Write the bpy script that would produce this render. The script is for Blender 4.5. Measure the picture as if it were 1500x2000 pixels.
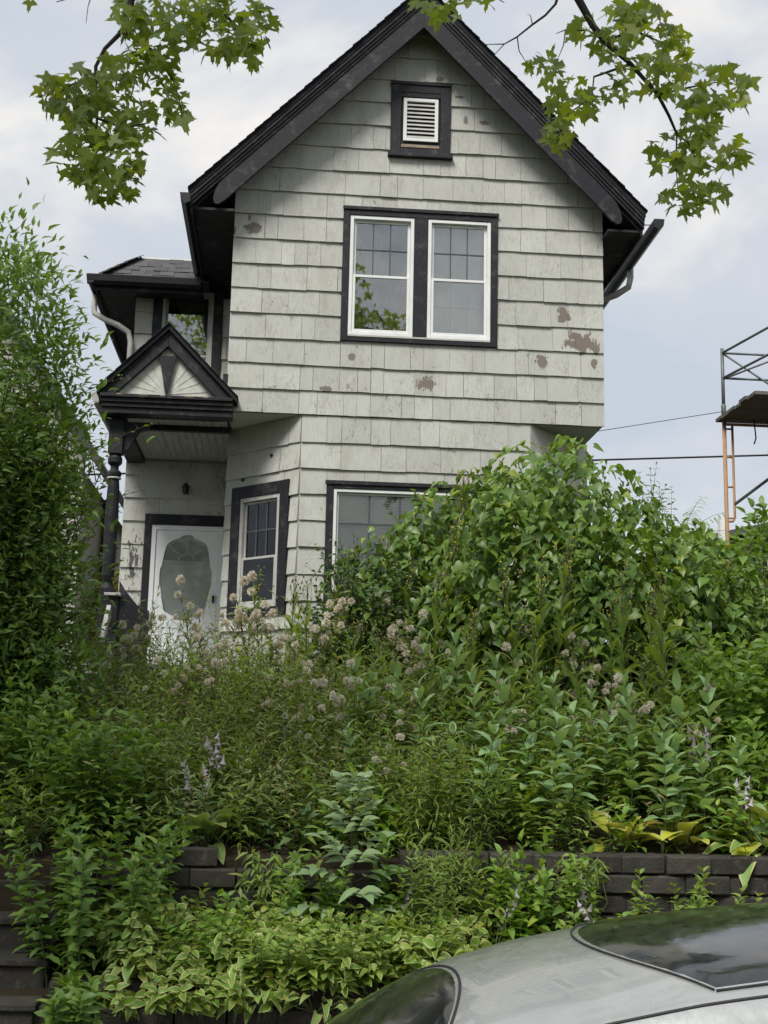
import bpy, math, random
import numpy as np
from mathutils import Vector, Matrix

random.seed(11)
rng = np.random.default_rng(11)
for o in list(bpy.data.objects):
    bpy.data.objects.remove(o)
SC = bpy.context.scene
COL = SC.collection
PI = math.pi
R = math.radians

# ------------------------------------------------------------------ camera
FPX = 2500.0                       # focal length in pixels of the 1500 x 2000 photograph
PITCH, YAW, ROLL = R(10.764), R(4.372), R(1.277)
EYE = np.array([0.0, -15.4, 2.4])
_cp, _sp, _cy, _sy = math.cos(PITCH), math.sin(PITCH), math.cos(YAW), math.sin(YAW)
FW = np.array([_sy*_cp, _cy*_cp, _sp])
_rt = np.array([_cy, -_sy, 0.0])
_up = np.cross(_rt, FW)
RT = math.cos(ROLL)*_rt + math.sin(ROLL)*_up
UP = -math.sin(ROLL)*_rt + math.cos(ROLL)*_up
cam_data = bpy.data.cameras.new('camera')
cam = bpy.data.objects.new('camera', cam_data)
COL.objects.link(cam)
cam_data.sensor_fit = 'VERTICAL'
cam_data.sensor_height = 24.0
cam_data.lens = 24.0*FPX/2000.0
cam_data.clip_start = 0.1
cam_data.clip_end = 3000
M = Matrix.Identity(4)
for i in range(3):
    M[i][0], M[i][1], M[i][2], M[i][3] = RT[i], UP[i], -FW[i], EYE[i]
cam.matrix_world = M
SC.camera = cam

def at(x, y, Y):
    """point of the place at depth Y seen at photograph position x, y"""
    d = FW + (x-750)/FPX*RT - (y-1000)/FPX*UP
    return EYE + d*((Y-EYE[1])/d[1])

def at_plane(x, y, p, n):
    d = FW + (x-750)/FPX*RT - (y-1000)/FPX*UP
    n = np.array(n, float)
    return EYE + d*(np.dot(np.array(p, float)-EYE, n)/np.dot(d, n))

def proj(P):
    q = np.asarray(P, float)-EYE
    w = q @ FW
    return 750+FPX*(q @ RT)/w, 1000-FPX*(q @ UP)/w

# ------------------------------------------------------------------ world, sun, exposure
SUN_EL, SUN_AZ = R(54), math.atan2(-0.52, -0.85)      # azimuth measured from +Y towards +X
W = bpy.data.worlds.new('World')
SC.world = W
W.use_nodes = True
nt = W.node_tree
nt.nodes.clear()
wo = nt.nodes.new('ShaderNodeOutputWorld')
bg = nt.nodes.new('ShaderNodeBackground')
bg.inputs['Strength'].default_value = 0.05
sky = nt.nodes.new('ShaderNodeTexSky')
sky.sky_type = 'NISHITA'
sky.sun_disc = False
sky.sun_elevation = SUN_EL
sky.sun_rotation = SUN_AZ
sky.air_density = 1.2
sky.dust_density = 2.0
tc = nt.nodes.new('ShaderNodeTexCoord')
mp = nt.nodes.new('ShaderNodeMapping')
mp.inputs['Scale'].default_value = (1.0, 1.0, 1.7)
mp.inputs['Rotation'].default_value = (0.0, 0.35, 0.9)
nz = nt.nodes.new('ShaderNodeTexNoise')
nz.inputs['Scale'].default_value = 3.4
nz.inputs['Detail'].default_value = 8
nz.inputs['Roughness'].default_value = 0.52
nz.inputs['Distortion'].default_value = 0.5
nz2 = nt.nodes.new('ShaderNodeTexNoise')
nz2.inputs['Scale'].default_value = 1.6
nz2.inputs['Detail'].default_value = 4
cr = nt.nodes.new('ShaderNodeValToRGB')       # colour of the cloud layer, thin to bright
els = cr.color_ramp.elements
els[0].position = 0.38
els[0].color = (4.1, 4.55, 5.2, 1)
els[1].position = 0.64
els[1].color = (6.7, 6.5, 6.3, 1)
e = cr.color_ramp.elements.new(0.50)
e.color = (4.65, 4.95, 5.4, 1)
cov = nt.nodes.new('ShaderNodeMapRange')
cov.inputs['From Min'].default_value = 0.33
cov.inputs['From Max'].default_value = 0.5
cov.inputs['To Min'].default_value = 0.72
cov.inputs['To Max'].default_value = 0.97
mx = nt.nodes.new('ShaderNodeMix')
mx.data_type = 'RGBA'
L = nt.links.new
L(tc.outputs['Generated'], mp.inputs['Vector'])
L(mp.outputs['Vector'], nz.inputs['Vector'])
L(mp.outputs['Vector'], nz2.inputs['Vector'])
L(nz.outputs['Fac'], cr.inputs['Fac'])
L(nz2.outputs['Fac'], cov.inputs['Value'])
L(cov.outputs['Result'], mx.inputs['Factor'])
L(sky.outputs['Color'], mx.inputs['A'])
L(cr.outputs['Color'], mx.inputs['B'])
L(mx.outputs['Result'], bg.inputs['Color'])
L(bg.outputs['Background'], wo.inputs['Surface'])

sd = bpy.data.lights.new('sun', 'SUN')
sd.energy = 1.5
sd.angle = R(22)
sd.color = (1.0, 0.965, 0.9)
sun = bpy.data.objects.new('sun', sd)
COL.objects.link(sun)
sdir = Vector((math.sin(SUN_AZ)*math.cos(SUN_EL), math.cos(SUN_AZ)*math.cos(SUN_EL), math.sin(SUN_EL)))
sun.rotation_euler = (-sdir).to_track_quat('-Z', 'Y').to_euler()
sun.location = (0, -20, 30)

SC.view_settings.view_transform = 'Standard'
SC.view_settings.look = 'None'
SC.view_settings.exposure = 1.5
SC.view_settings.gamma = 1.0
SC.view_settings.use_curve_mapping = False
SC.cycles.max_bounces = 7
SC.cycles.transparent_max_bounces = 10
SC.cycles.transmission_bounces = 3
SC.cycles.diffuse_bounces = 4
SC.cycles.glossy_bounces = 3
SC.cycles.caustics_reflective = False
SC.cycles.caustics_refractive = False
SC.cycles.use_denoising = True

# ------------------------------------------------------------------ helpers: naming
ORD = ['first','second','third','fourth','fifth','sixth','seventh','eighth','ninth','tenth','eleventh','twelfth',
       'thirteenth','fourteenth','fifteenth','sixteenth','seventeenth','eighteenth','nineteenth','twentieth']
ONES = ORD[:9]
for tens, th_ in (('twenty', 'thirtieth'), ('thirty', 'fortieth'), ('forty', 'fiftieth'), ('fifty', 'sixtieth')):
    ORD += [tens+'-'+w for w in ONES]+[th_]

def tag(o, label=None, cat=None, group=None, kind=None):
    if label: o['label'] = label
    if cat: o['category'] = cat
    if group: o['group'] = group
    if kind: o['kind'] = kind
    return o

BASE = {}
def thing(name, label, cat, loc=(0, 0, 0), rz=0.0, group=None):
    o = bpy.data.objects.new(name, None)
    o.empty_display_size = 0.2
    COL.objects.link(o)
    o.location = tuple(float(c) for c in loc)
    o.rotation_euler = (0, 0, rz)
    BASE[o.name] = Matrix.Translation(o.location) @ Matrix.Rotation(rz, 4, 'Z')
    return tag(o, label, cat, group)

# ------------------------------------------------------------------ helpers: meshes
def fast_mesh(name, V, loops, totals, mats, midx=None, smooth=False):
    me = bpy.data.meshes.new(name)
    V = np.ascontiguousarray(V, dtype=np.float32)
    loops = np.ascontiguousarray(loops, dtype=np.int32)
    totals = np.ascontiguousarray(totals, dtype=np.int32)
    me.vertices.add(len(V))
    me.vertices.foreach_set('co', V.ravel())
    me.loops.add(len(loops))
    me.loops.foreach_set('vertex_index', loops)
    me.polygons.add(len(totals))
    st = np.zeros(len(totals), dtype=np.int32)
    st[1:] = np.cumsum(totals)[:-1]
    me.polygons.foreach_set('loop_start', st)
    me.polygons.foreach_set('loop_total', totals)
    for m in mats:
        me.materials.append(m)
    if midx is not None:
        me.polygons.foreach_set('material_index', np.ascontiguousarray(midx, dtype=np.int32))
    me.polygons.foreach_set('use_smooth', np.full(len(totals), bool(smooth)))
    me.update(calc_edges=True)
    me.validate()
    return me

class MB:
    """collects shapes; build() links them as ONE mesh object"""
    def __init__(self, M=None):
        self.v, self.f, self.m = [], [], []
        self.M = M
    def add(self, verts, faces, mi=0):
        b = len(self.v)
        self.v += [tuple(float(c) for c in p) for p in verts]
        self.f += [tuple(b+i for i in f) for f in faces]
        self.m += [mi]*len(faces)
        return self
    def box(self, x0, x1, y0, y1, z0, z1, mi=0):
        return self.add([(x0,y0,z0),(x1,y0,z0),(x1,y1,z0),(x0,y1,z0),(x0,y0,z1),(x1,y0,z1),(x1,y1,z1),(x0,y1,z1)],
                 [(0,3,2,1),(4,5,6,7),(0,1,5,4),(1,2,6,5),(2,3,7,6),(3,0,4,7)], mi)
    def prism(self, poly, d0, d1, axis='y', mi=0):
        """poly in the two remaining axes (x,z for y; y,z for x; x,y for z), extruded d0..d1"""
        n = len(poly)
        def P(a, b, d):
            return (a, d, b) if axis == 'y' else ((d, a, b) if axis == 'x' else (a, b, d))
        v = [P(a, b, d0) for a, b in poly]+[P(a, b, d1) for a, b in poly]
        f = [tuple(range(n)), tuple(range(2*n-1, n-1, -1))]
        f += [(i, n+i, n+(i+1) % n, (i+1) % n) for i in range(n)]
        return self.add(v, f, mi)
    def hexa(self, lo, hi, mi=0):
        """two quads (4 points each) joined"""
        return self.add(list(lo)+list(hi), [(3,2,1,0),(4,5,6,7),(0,1,5,4),(1,2,6,5),(2,3,7,6),(3,0,4,7)], mi)
    def bar(self, a, b, w, h, mi=0, upv=(0, 0, 1)):
        """square bar from a to b: w sideways, h along upv"""
        a, b = Vector(a), Vector(b)
        d = (b-a).normalized()
        s = d.cross(Vector(upv))
        if s.length < 1e-4: s = d.cross(Vector((0, 1, 0)))
        s.normalize()
        u = s.cross(d).normalized()
        q = [-s*w/2-u*h/2, s*w/2-u*h/2, s*w/2+u*h/2, -s*w/2+u*h/2]
        return self.hexa([a+p for p in q], [b+p for p in q], mi)
    def tube(self, pts, rad, n=6, mi=0, cap=True):
        pts = [Vector(p) for p in pts]
        if not hasattr(rad, '__len__'): rad = [rad]*len(pts)
        base = len(self.v)
        prev = None
        for i, p in enumerate(pts):
            t = (pts[min(i+1, len(pts)-1)]-pts[max(i-1, 0)])
            if t.length < 1e-9: t = Vector((0, 0, 1))
            t.normalize()
            if prev is None:
                a = t.cross(Vector((0.31, 0.17, 0.93)))
                if a.length < 1e-3: a = t.cross(Vector((1, 0, 0)))
            else:
                a = prev - t*prev.dot(t)
            a.normalize()
            prev = a
            b = t.cross(a)
            for k in range(n):
                an = 2*PI*k/n
                q = p+(a*math.cos(an)+b*math.sin(an))*rad[i]
                self.v.append(tuple(q))
        for i in range(len(pts)-1):
            for k in range(n):
                self.f.append((base+i*n+k, base+i*n+(k+1) % n, base+(i+1)*n+(k+1) % n, base+(i+1)*n+k))
                self.m.append(mi)
        if cap:
            self.f.append(tuple(base+k for k in range(n))[::-1]); self.m.append(mi)
            self.f.append(tuple(base+(len(pts)-1)*n+k for k in range(n))); self.m.append(mi)
        return self
    def lathe(self, prof, cx, cy, n=14, mi=0):
        """prof: list of (radius, z)"""
        base = len(self.v)
        for r_, z in prof:
            for k in range(n):
                a = 2*PI*k/n
                self.v.append((cx+r_*math.cos(a), cy+r_*math.sin(a), z))
        for i in range(len(prof)-1):
            for k in range(n):
                self.f.append((base+i*n+k, base+i*n+(k+1) % n, base+(i+1)*n+(k+1) % n, base+(i+1)*n+k)); self.m.append(mi)
        self.f.append(tuple(base+k for k in range(n))[::-1]); self.m.append(mi)
        self.f.append(tuple(base+(len(prof)-1)*n+k for k in range(n))); self.m.append(mi)
        return self
    def mesh(self, name, mats, smooth=False):
        V = np.array(self.v, dtype=float)
        if self.M is not None:
            A = np.array(self.M)
            V = V @ A[:3, :3].T + A[:3, 3]
        loops = [i for f in self.f for i in f]
        tot = [len(f) for f in self.f]
        if not isinstance(mats, (list, tuple)): mats = [mats]
        return fast_mesh(name, V, loops, tot, mats, self.m, smooth)
    def build(self, name, mats, parent=None, smooth=False, bevel=0.0, local=False):
        return link(name, self.mesh(name, mats, smooth), parent, bevel, local)

def link(name, me, parent=None, bevel=0.0, local=False):
    o = bpy.data.objects.new(name, me)
    COL.objects.link(o)
    if parent is not None:
        o.parent = parent
        if not local and parent.name in BASE:
            o.matrix_parent_inverse = BASE[parent.name].inverted()
    if bevel:
        b = o.modifiers.new('bevel', 'BEVEL')
        b.width = bevel
        b.segments = 2
        b.limit_method = 'ANGLE'
    return o

def copy_tree(o, parent=None):
    c = o.copy()
    COL.objects.link(c)
    c.parent = parent
    for ch in o.children:
        copy_tree(ch, c)
    return c

# ------------------------------------------------------------------ materials
class NT:
    def __init__(self, name):
        self.mat = bpy.data.materials.new(name)
        self.mat.use_nodes = True
        self.t = self.mat.node_tree
        self.t.nodes.clear()
        self.out = self.t.nodes.new('ShaderNodeOutputMaterial')
    def n(self, kind, **inp):
        nd = self.t.nodes.new('ShaderNode'+kind)
        for k, v in inp.items():
            if k.startswith('_'):
                setattr(nd, k[1:], v)
            else:
                k2 = int(k[1:]) if k[0] == 'i' and k[1:].isdigit() else k.replace('__', ' ')
                self.set(nd, k2, v)
        return nd
    def set(self, nd, k, v):
        s = nd.inputs[k]
        if isinstance(v, bpy.types.NodeSocket): self.t.links.new(v, s)
        elif isinstance(v, bpy.types.Node): self.t.links.new(v.outputs[0], s)
        else: s.default_value = v
    def noise(self, vec, scale, detail=4, rough=0.55, dist=0.0):
        return self.n('TexNoise', Vector=vec, Scale=scale, Detail=detail, Roughness=rough, Distortion=dist).outputs['Fac']
    def mapping(self, vec, scale=(1,1,1), loc=(0,0,0), rot=(0,0,0)):
        return self.n('Mapping', Vector=vec, Scale=scale, Location=loc, Rotation=rot).outputs[0]
    def rng(self, v, a, b, c=0.0, d=1.0, smooth=False):
        nd = self.n('MapRange')
        if smooth: nd.interpolation_type = 'SMOOTHSTEP'
        for k, x in (('Value', v), ('From Min', a), ('From Max', b), ('To Min', c), ('To Max', d)): self.set(nd, k, x)
        return nd.outputs[0]
    def math(self, op, a, b=0.0, clamp=False):
        nd = self.t.nodes.new('ShaderNodeMath'); nd.operation = op; nd.use_clamp = clamp
        self.set(nd, 0, a); self.set(nd, 1, b)
        return nd.outputs[0]
    def vm(self, op, a, b=(0,0,0)):
        nd = self.t.nodes.new('ShaderNodeVectorMath'); nd.operation = op
        self.set(nd, 0, a); self.set(nd, 1, b)
        return nd.outputs['Value'] if op in ('LENGTH', 'DOT_PRODUCT') else nd.outputs[0]
    def mix(self, f, a, b, blend='MIX'):
        nd = self.t.nodes.new('ShaderNodeMix'); nd.data_type = 'RGBA'; nd.blend_type = blend
        for k, v in (('Factor', f), ('A', a), ('B', b)):
            s = [q for q in nd.inputs if q.name == k and (k == 'Factor' and q.type == 'VALUE' or k != 'Factor' and q.type == 'RGBA')][0]
            if isinstance(v, bpy.types.NodeSocket): self.t.links.new(v, s)
            else: s.default_value = (tuple(v)+(1,))[:4] if k != 'Factor' else v
        return [q for q in nd.outputs if q.type == 'RGBA'][0]
    def bump(self, h, strength=0.3, dist=0.01):
        return self.n('Bump', Height=h, Strength=strength, Distance=dist).outputs[0]
    def done(self, shader):
        self.t.links.new(shader if isinstance(shader, bpy.types.NodeSocket) else shader.outputs[0], self.out.inputs['Surface'])
        return self.mat
    def pbr(self, color, rough=0.6, bump=None, metal=0.0, spec=0.5, coat=0.0):
        p = self.n('BsdfPrincipled')
        if isinstance(color, (tuple, list)): color = (tuple(color)+(1,))[:4]
        for k, v in (('Base Color', color), ('Roughness', rough), ('Metallic', metal), ('Specular IOR Level', spec), ('Coat Weight', coat)): self.set(p, k, v)
        if bump is not None: self.set(p, 'Normal', bump)
        return self.done(p)
    def pos(self): return self.n('NewGeometry').outputs['Position']
    def objc(self): return self.n('TexCoord').outputs['Object']
    def orand(self): return self.n('ObjectInfo').outputs['Random']
    def irand(self): return self.n('NewGeometry').outputs['Random Per Island']

MAT = {}
def simple(name, c1, c2=None, rough=0.6, scale=6.0, bump=0.15, metal=0.0, spec=0.4, stretch=(1,1,1), coat=0.0):
    t = NT(name)
    p = t.mapping(t.pos(), stretch)
    n1 = t.noise(p, scale, 6, 0.6)
    c = t.mix(t.rng(n1, 0.3, 0.7), c1, c2 or c1)
    MAT[name] = t.pbr(c, rough, t.bump(t.noise(p, scale*6, 5), bump, 0.004) if bump else None, metal, spec, coat)
    return MAT[name]

# painted wood shingles: weathered, vertical grain, peeled places that bare the wood
t = NT('siding')
P = t.pos()
rnd = t.orand()
grain = t.noise(t.mapping(P, (26, 26, 1.3)), 3.0, 6, 0.65)
fine = t.noise(t.mapping(P, (90, 90, 3.0)), 2.2, 4, 0.6)
big = t.noise(P, 1.1, 5, 0.6)
col = t.mix(rnd, (0.53, 0.535, 0.50), (0.44, 0.445, 0.415))
col = t.mix(t.rng(big, 0.35, 0.7, 0, 0.45), col, (0.37, 0.37, 0.325))
col = t.mix(t.rng(grain, 0.5, 0.75, 0, 0.6), col, (0.27, 0.265, 0.24))
col = t.mix(t.rng(fine, 0.55, 0.75, 0, 0.5), col, (0.3, 0.29, 0.27))
stn = t.noise(t.mapping(P, (2.6, 2.6, 1.0)), 1.5, 6, 0.65, 0.5)
col = t.mix(t.rng(stn, 0.52, 0.74, 0, 0.5), col, (0.33, 0.295, 0.255))
# small flakes and cracks, more of them low on the wall
flk = t.noise(t.mapping(P, (1, 1, 0.55)), 17.0, 5, 0.7, 0.6)
zon = t.noise(P, 2.3, 3, 0.5)
zz = t.n('SeparateXYZ', Vector=P).outputs[2]
thr = t.math('ADD', t.rng(zon, 0.35, 0.75, 0.74, 0.56), t.rng(zz, 6.8, 9.3, -0.015, 0.035))
fmask = t.math('GREATER_THAN', flk, thr)
col = t.mix(t.math('MULTIPLY', fmask, 0.75), col, (0.2, 0.175, 0.15))
crk = t.noise(t.mapping(P, (1, 1, 0.5)), 7.0, 8, 0.75, 1.5)
cmask = t.math('MULTIPLY', t.math('LESS_THAN', t.math('ABSOLUTE', t.math('SUBTRACT', crk, 0.5)), 0.006), t.math('GREATER_THAN', zon, 0.5))
col = t.mix(t.math('MULTIPLY', cmask, 0.6), col, (0.12, 0.11, 0.1))
# the large peeled places
PEEL = [(1136,668,32,21),(1101,613,11,16),(1056,706,11,12),(1161,708,5,11),(494,444,17,11),(487,424,3,8),(458,450,4,10),
        (836,750,20,13),(688,698,6,7),(910,231,4,11),(946,240,11,4),(858,157,8,6),(896,190,9,3),(1164,684,5,16),(640,760,10,5)]
nzp = t.math('ADD', t.math('MULTIPLY', t.math('SUBTRACT', t.noise(t.mapping(P, (1, 1, 1.2)), 7.0, 5, 0.6, 0.4), 0.5), 3.4), t.math('MULTIPLY', t.math('SUBTRACT', t.noise(t.mapping(P, (9, 9, 1.6)), 6.0, 4, 0.7), 0.5), 2.2))
dmin = None
for (px, py, rx, ry) in PEEL:
    c = at(px, py, -0.02)
    s = 15.4/FPX
    d = t.vm('LENGTH', t.vm('MULTIPLY', t.vm('SUBTRACT', P, tuple(c)), (1/(rx*s), 0.0, 1/(ry*s))))
    dmin = d if dmin is None else t.math('MINIMUM', dmin, d)
onfront = t.math('LESS_THAN', t.n('SeparateXYZ', Vector=P).outputs[1], 0.05)
pm = t.math('MULTIPLY', t.math('LESS_THAN', t.math('ADD', dmin, nzp), 1.0), onfront)
wood = t.mix(t.noise(t.mapping(P, (40, 40, 2.0)), 3.0, 5), (0.13, 0.11, 0.093), (0.225, 0.195, 0.165))
pin = t.math('LESS_THAN', dmin, 2.2)
pm = t.math('MULTIPLY', pm, pin)
col = t.mix(pm, col, wood)
# black mould beside the entry door
cm = at(258, 1100, 2.37)
dm = t.vm('LENGTH', t.vm('MULTIPLY', t.vm('SUBTRACT', P, tuple(cm)), (1/0.2, 1/0.3, 1/0.75)))
mo = t.noise(t.mapping(P, (1, 1, 0.35)), 26.0, 5, 0.7, 0.5)
mm = t.math('GREATER_THAN', mo, t.rng(dm, 0.2, 1.1, 0.46, 0.75))
col = t.mix(t.math('MULTIPLY', mm, 0.88), col, (0.03, 0.028, 0.026))
hgt = t.math('SUBTRACT', t.math('ADD', t.math('MULTIPLY', grain, 0.35), t.math('MULTIPLY', fine, 0.25)), t.math('ADD', t.math('MULTIPLY', pm, 0.5), t.math('MULTIPLY', fmask, 0.35)))
MAT['siding'] = t.pbr(col, 0.72, t.bump(hgt, 0.45, 0.006), 0, 0.3)

# black-blue trim paint, chalky and worn to the wood on edges
t = NT('black_trim')
P = t.pos()
wr = t.noise(P, 5.0, 8, 0.72, 0.4)
gr = t.noise(t.mapping(P, (3, 3, 3)), 9.0, 6, 0.7)
col = t.mix(t.rng(gr, 0.35, 0.75), (0.006, 0.006, 0.0095), (0.017, 0.017, 0.023))
col = t.mix(t.rng(wr, 0.53, 0.72, 0, 0.85), col, (0.095, 0.09, 0.092))
fl = t.noise(P, 22.0, 6, 0.75)
col = t.mix(t.math('MULTIPLY', t.math('GREATER_THAN', fl, 0.72), t.math('GREATER_THAN', wr, 0.52)), col, (0.33, 0.29, 0.25))
MAT['black'] = t.pbr(col, 0.62, t.bump(gr, 0.35, 0.006), 0, 0.35)
simple('black_metal', (0.009, 0.009, 0.012), (0.018, 0.018, 0.022), 0.45, 5, 0.1)
simple('white_vinyl', (0.8, 0.81, 0.8), (0.68, 0.69, 0.68), 0.4, 4, 0.05)
simple('old_white', (0.5, 0.49, 0.47), (0.36, 0.35, 0.33), 0.6, 7, 0.2)
simple('bare_wood', (0.4, 0.33, 0.25), (0.22, 0.17, 0.12), 0.8, 20, 0.4, stretch=(0.2, 1, 1))
simple('grey_metal', (0.4, 0.4, 0.38), (0.3, 0.3, 0.29), 0.5, 9, 0.1)
simple('dark_room', (0.02, 0.02, 0.022), (0.03, 0.03, 0.03), 0.9, 2, 0)
simple('curtain', (0.30, 0.30, 0.27), (0.2, 0.2, 0.18), 0.9, 6, 0.2, stretch=(8, 8, 0.4))
simple('blind', (0.84, 0.86, 0.85), (0.78, 0.8, 0.8), 0.6, 3, 0)
simple('muntin_dark', (0.05, 0.06, 0.07), (0.07, 0.08, 0.09), 0.6, 4, 0)
simple('door_white', (0.82, 0.85, 0.86), (0.74, 0.77, 0.78), 0.45, 3, 0.05)
simple('porch_ceiling', (0.33, 0.36, 0.33), (0.21, 0.23, 0.21), 0.7, 4, 0.3, stretch=(5, 0.6, 1))
simple('sunburst', (0.62, 0.63, 0.58), (0.45, 0.45, 0.41), 0.7, 14, 0.3)
for gname, g0, g1 in (('glass', 0.15, 0.2), ('glass_low', 0.05, 0.07)):
    t = NT(gname)
    P = t.pos()
    fr = t.n('Fresnel', IOR=1.5).outputs[0]
    dirt = t.noise(P, 3.0, 5, 0.6)
    wav = t.bump(t.noise(P, 1.6, 2, 0.5), 0.02, 0.02)
    gl = t.n('BsdfGlossy', Color=(0.95, 0.98, 1, 1), Roughness=0.015, Normal=wav)
    tr = t.n('BsdfTransparent', Color=(0.95, 0.97, 0.96, 1))
    m1 = t.n('MixShader', i0=t.math('MAXIMUM', fr, t.rng(dirt, 0.3, 0.7, g0, g1)), i1=tr.outputs[0], i2=gl.outputs[0])
    MAT[gname] = t.done(m1)
t = NT('storm_glass')
fr = t.n('Fresnel', IOR=1.5).outputs[0]
gl = t.n('BsdfGlossy', Color=(0.95, 0.98, 1, 1), Roughness=0.03)
tr = t.n('BsdfTransparent', Color=(0.97, 0.98, 0.97, 1))
m1 = t.n('MixShader', i0=fr, i1=tr.outputs[0], i2=gl.outputs[0])
m2 = t.n('MixShader', i0=t.rng(t.noise(t.pos(), 4, 5, 0.6), 0.3, 0.7, 0.16, 0.28), i1=m1.outputs[0], i2=t.n('BsdfDiffuse', Color=(0.66, 0.7, 0.69, 1)).outputs[0])
MAT['storm_glass'] = t.done(m2)
t = NT('roof_shingle')
P = t.pos()
c = t.mix(t.orand(), (0.09, 0.088, 0.095), (0.15, 0.145, 0.15))
c = t.mix(t.rng(t.noise(P, 160, 2), 0.3, 0.7), c, (0.05, 0.05, 0.055))
MAT['roof'] = t.pbr(c, 0.85, t.bump(t.noise(P, 220, 2), 0.4, 0.003), 0, 0.2)
t = NT('roof_dark')
P = t.pos()
c = t.mix(t.noise(P, 7, 6, 0.7), (0.011, 0.011, 0.014), (0.03, 0.029, 0.034))
MAT['roof_dark'] = t.pbr(c, 0.85, t.bump(t.noise(P, 120, 3), 0.5, 0.005), 0, 0.2)
# concrete wall blocks: dark, lichen-grey
t = NT('block')
P = t.pos()
c = t.mix(t.orand(), (0.045, 0.041, 0.035), (0.085, 0.077, 0.066))
c = t.mix(t.rng(t.noise(P, 6, 6, 0.7), 0.4, 0.7, 0, 0.7), c, (0.05, 0.047, 0.04))
c = t.mix(t.rng(t.noise(P, 14, 6, 0.7), 0.56, 0.7, 0, 0.5), c, (0.16, 0.165, 0.125))
MAT['block'] = t.pbr(c, 0.92, t.bump(t.noise(P, 38, 8, 0.75), 0.9, 0.02), 0, 0.15)
t = NT('soil')
P = t.pos()
c = t.mix(t.noise(P, 5, 8, 0.7), (0.03, 0.024, 0.016), (0.075, 0.06, 0.04))
MAT['soil'] = t.pbr(c, 0.95, t.bump(t.noise(P, 25, 8, 0.75), 0.9, 0.04), 0, 0.1)
t = NT('grass_ground')
P = t.pos()
c = t.mix(t.noise(P, 2, 8, 0.7), (0.03, 0.045, 0.014), (0.06, 0.06, 0.03))
MAT['lawn'] = t.pbr(c, 0.95, t.bump(t.noise(P, 30, 8, 0.75), 0.9, 0.04), 0, 0.1)
t = NT('asphalt')
P = t.pos()
c = t.mix(t.noise(P, 90, 4, 0.7), (0.035, 0.035, 0.036), (0.07, 0.07, 0.07))
MAT['asphalt'] = t.pbr(c, 0.9, t.bump(t.noise(P, 160, 3), 0.5, 0.004), 0, 0.2)
simple('concrete', (0.3, 0.29, 0.27), (0.22, 0.21, 0.2), 0.9, 3, 0.3)

def leaf_mat(name, c1, c2, c3=None, rough=0.5, transl=0.32, spec=0.5, tcol=None):
    """leaf: colour varies from leaf to leaf, light passes through"""
    t = NT(name)
    if name not in ('puff', 'petal', 'yellow_flower', 'cream', 'yellow_leaf'):
        c1, c2 = tuple(1.2*q for q in c1), tuple(1.22*q for q in c2)
    r1 = t.irand()
    r2 = t.orand()
    v = t.math('FRACT', t.math('ADD', r1, t.math('MULTIPLY', r2, 7.31)))
    col = t.mix(v, c1, c2)
    if c3: col = t.mix(t.rng(v, 0.86, 0.97), col, c3)
    P = t.pos()
    col = t.mix(t.rng(t.noise(P, 1.3, 3), 0.35, 0.65, 0.0, 0.45), col, tuple(0.7*x for x in c1), 'MIX')
    p = t.n('BsdfPrincipled', Roughness=rough)
    t.set(p, 'Base Color', col)
    t.set(p, 'Specular IOR Level', spec)
    tl = t.n('BsdfTranslucent')
    t.set(tl, 'Color', t.mix(0.65, col, tcol or (c2[0]*1.9, c2[1]*1.7, c2[2]*0.6)))
    m1 = t.n('MixShader', i0=transl, i1=p.outputs[0], i2=tl.outputs[0])
    MAT[name] = t.done(m1)
    return MAT[name]
leaf_mat('maple', (0.07, 0.125, 0.018), (0.18, 0.24, 0.03), (0.32, 0.33, 0.045), 0.45, 0.5)
leaf_mat('vine', (0.06, 0.125, 0.022), (0.15, 0.245, 0.035), (0.3, 0.36, 0.045), 0.42, 0.3)
leaf_mat('shrub', (0.08, 0.155, 0.032), (0.15, 0.26, 0.045), (0.27, 0.36, 0.06), 0.5, 0.3)
leaf_mat('dark_leaf', (0.05, 0.10, 0.03), (0.085, 0.155, 0.04), None, 0.5, 0.25)
leaf_mat('weed', (0.12, 0.19, 0.04), (0.23, 0.33, 0.06), (0.36, 0.38, 0.1), 0.55, 0.32)
leaf_mat('olive', (0.16, 0.20, 0.08), (0.27, 0.30, 0.12), (0.28, 0.22, 0.11), 0.6, 0.25)
leaf_mat('fresh', (0.10, 0.20, 0.03), (0.20, 0.33, 0.045), (0.34, 0.42, 0.055), 0.5, 0.35)
leaf_mat('milkweed', (0.18, 0.30, 0.13), (0.28, 0.41, 0.19), None, 0.5, 0.25)
leaf_mat('sapling', (0.17, 0.255, 0.13), (0.24, 0.34, 0.165), None, 0.45, 0.25)
leaf_mat('hosta_green', (0.13, 0.22, 0.06), (0.2, 0.31, 0.085), None, 0.4, 0.25)
leaf_mat('cream', (0.44, 0.44, 0.15), (0.62, 0.6, 0.28), (0.36, 0.24, 0.1), 0.5, 0.3, tcol=(0.5, 0.5, 0.2))
leaf_mat('yellow_leaf', (0.5, 0.54, 0.05), (0.66, 0.66, 0.09), (0.5, 0.3, 0.03), 0.45, 0.35, tcol=(0.6, 0.6, 0.08))
leaf_mat('petal', (0.6, 0.53, 0.6), (0.76, 0.7, 0.76), None, 0.6, 0.4, tcol=(0.7, 0.65, 0.7))
leaf_mat('puff', (0.82, 0.75, 0.62), (0.92, 0.88, 0.79), None, 0.9, 0.3, 0.1, tcol=(0.7, 0.6, 0.46))
leaf_mat('yellow_flower', (0.7, 0.52, 0.03), (0.8, 0.66, 0.08), None, 0.6, 0.3, tcol=(0.7, 0.5, 0.05))
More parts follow.
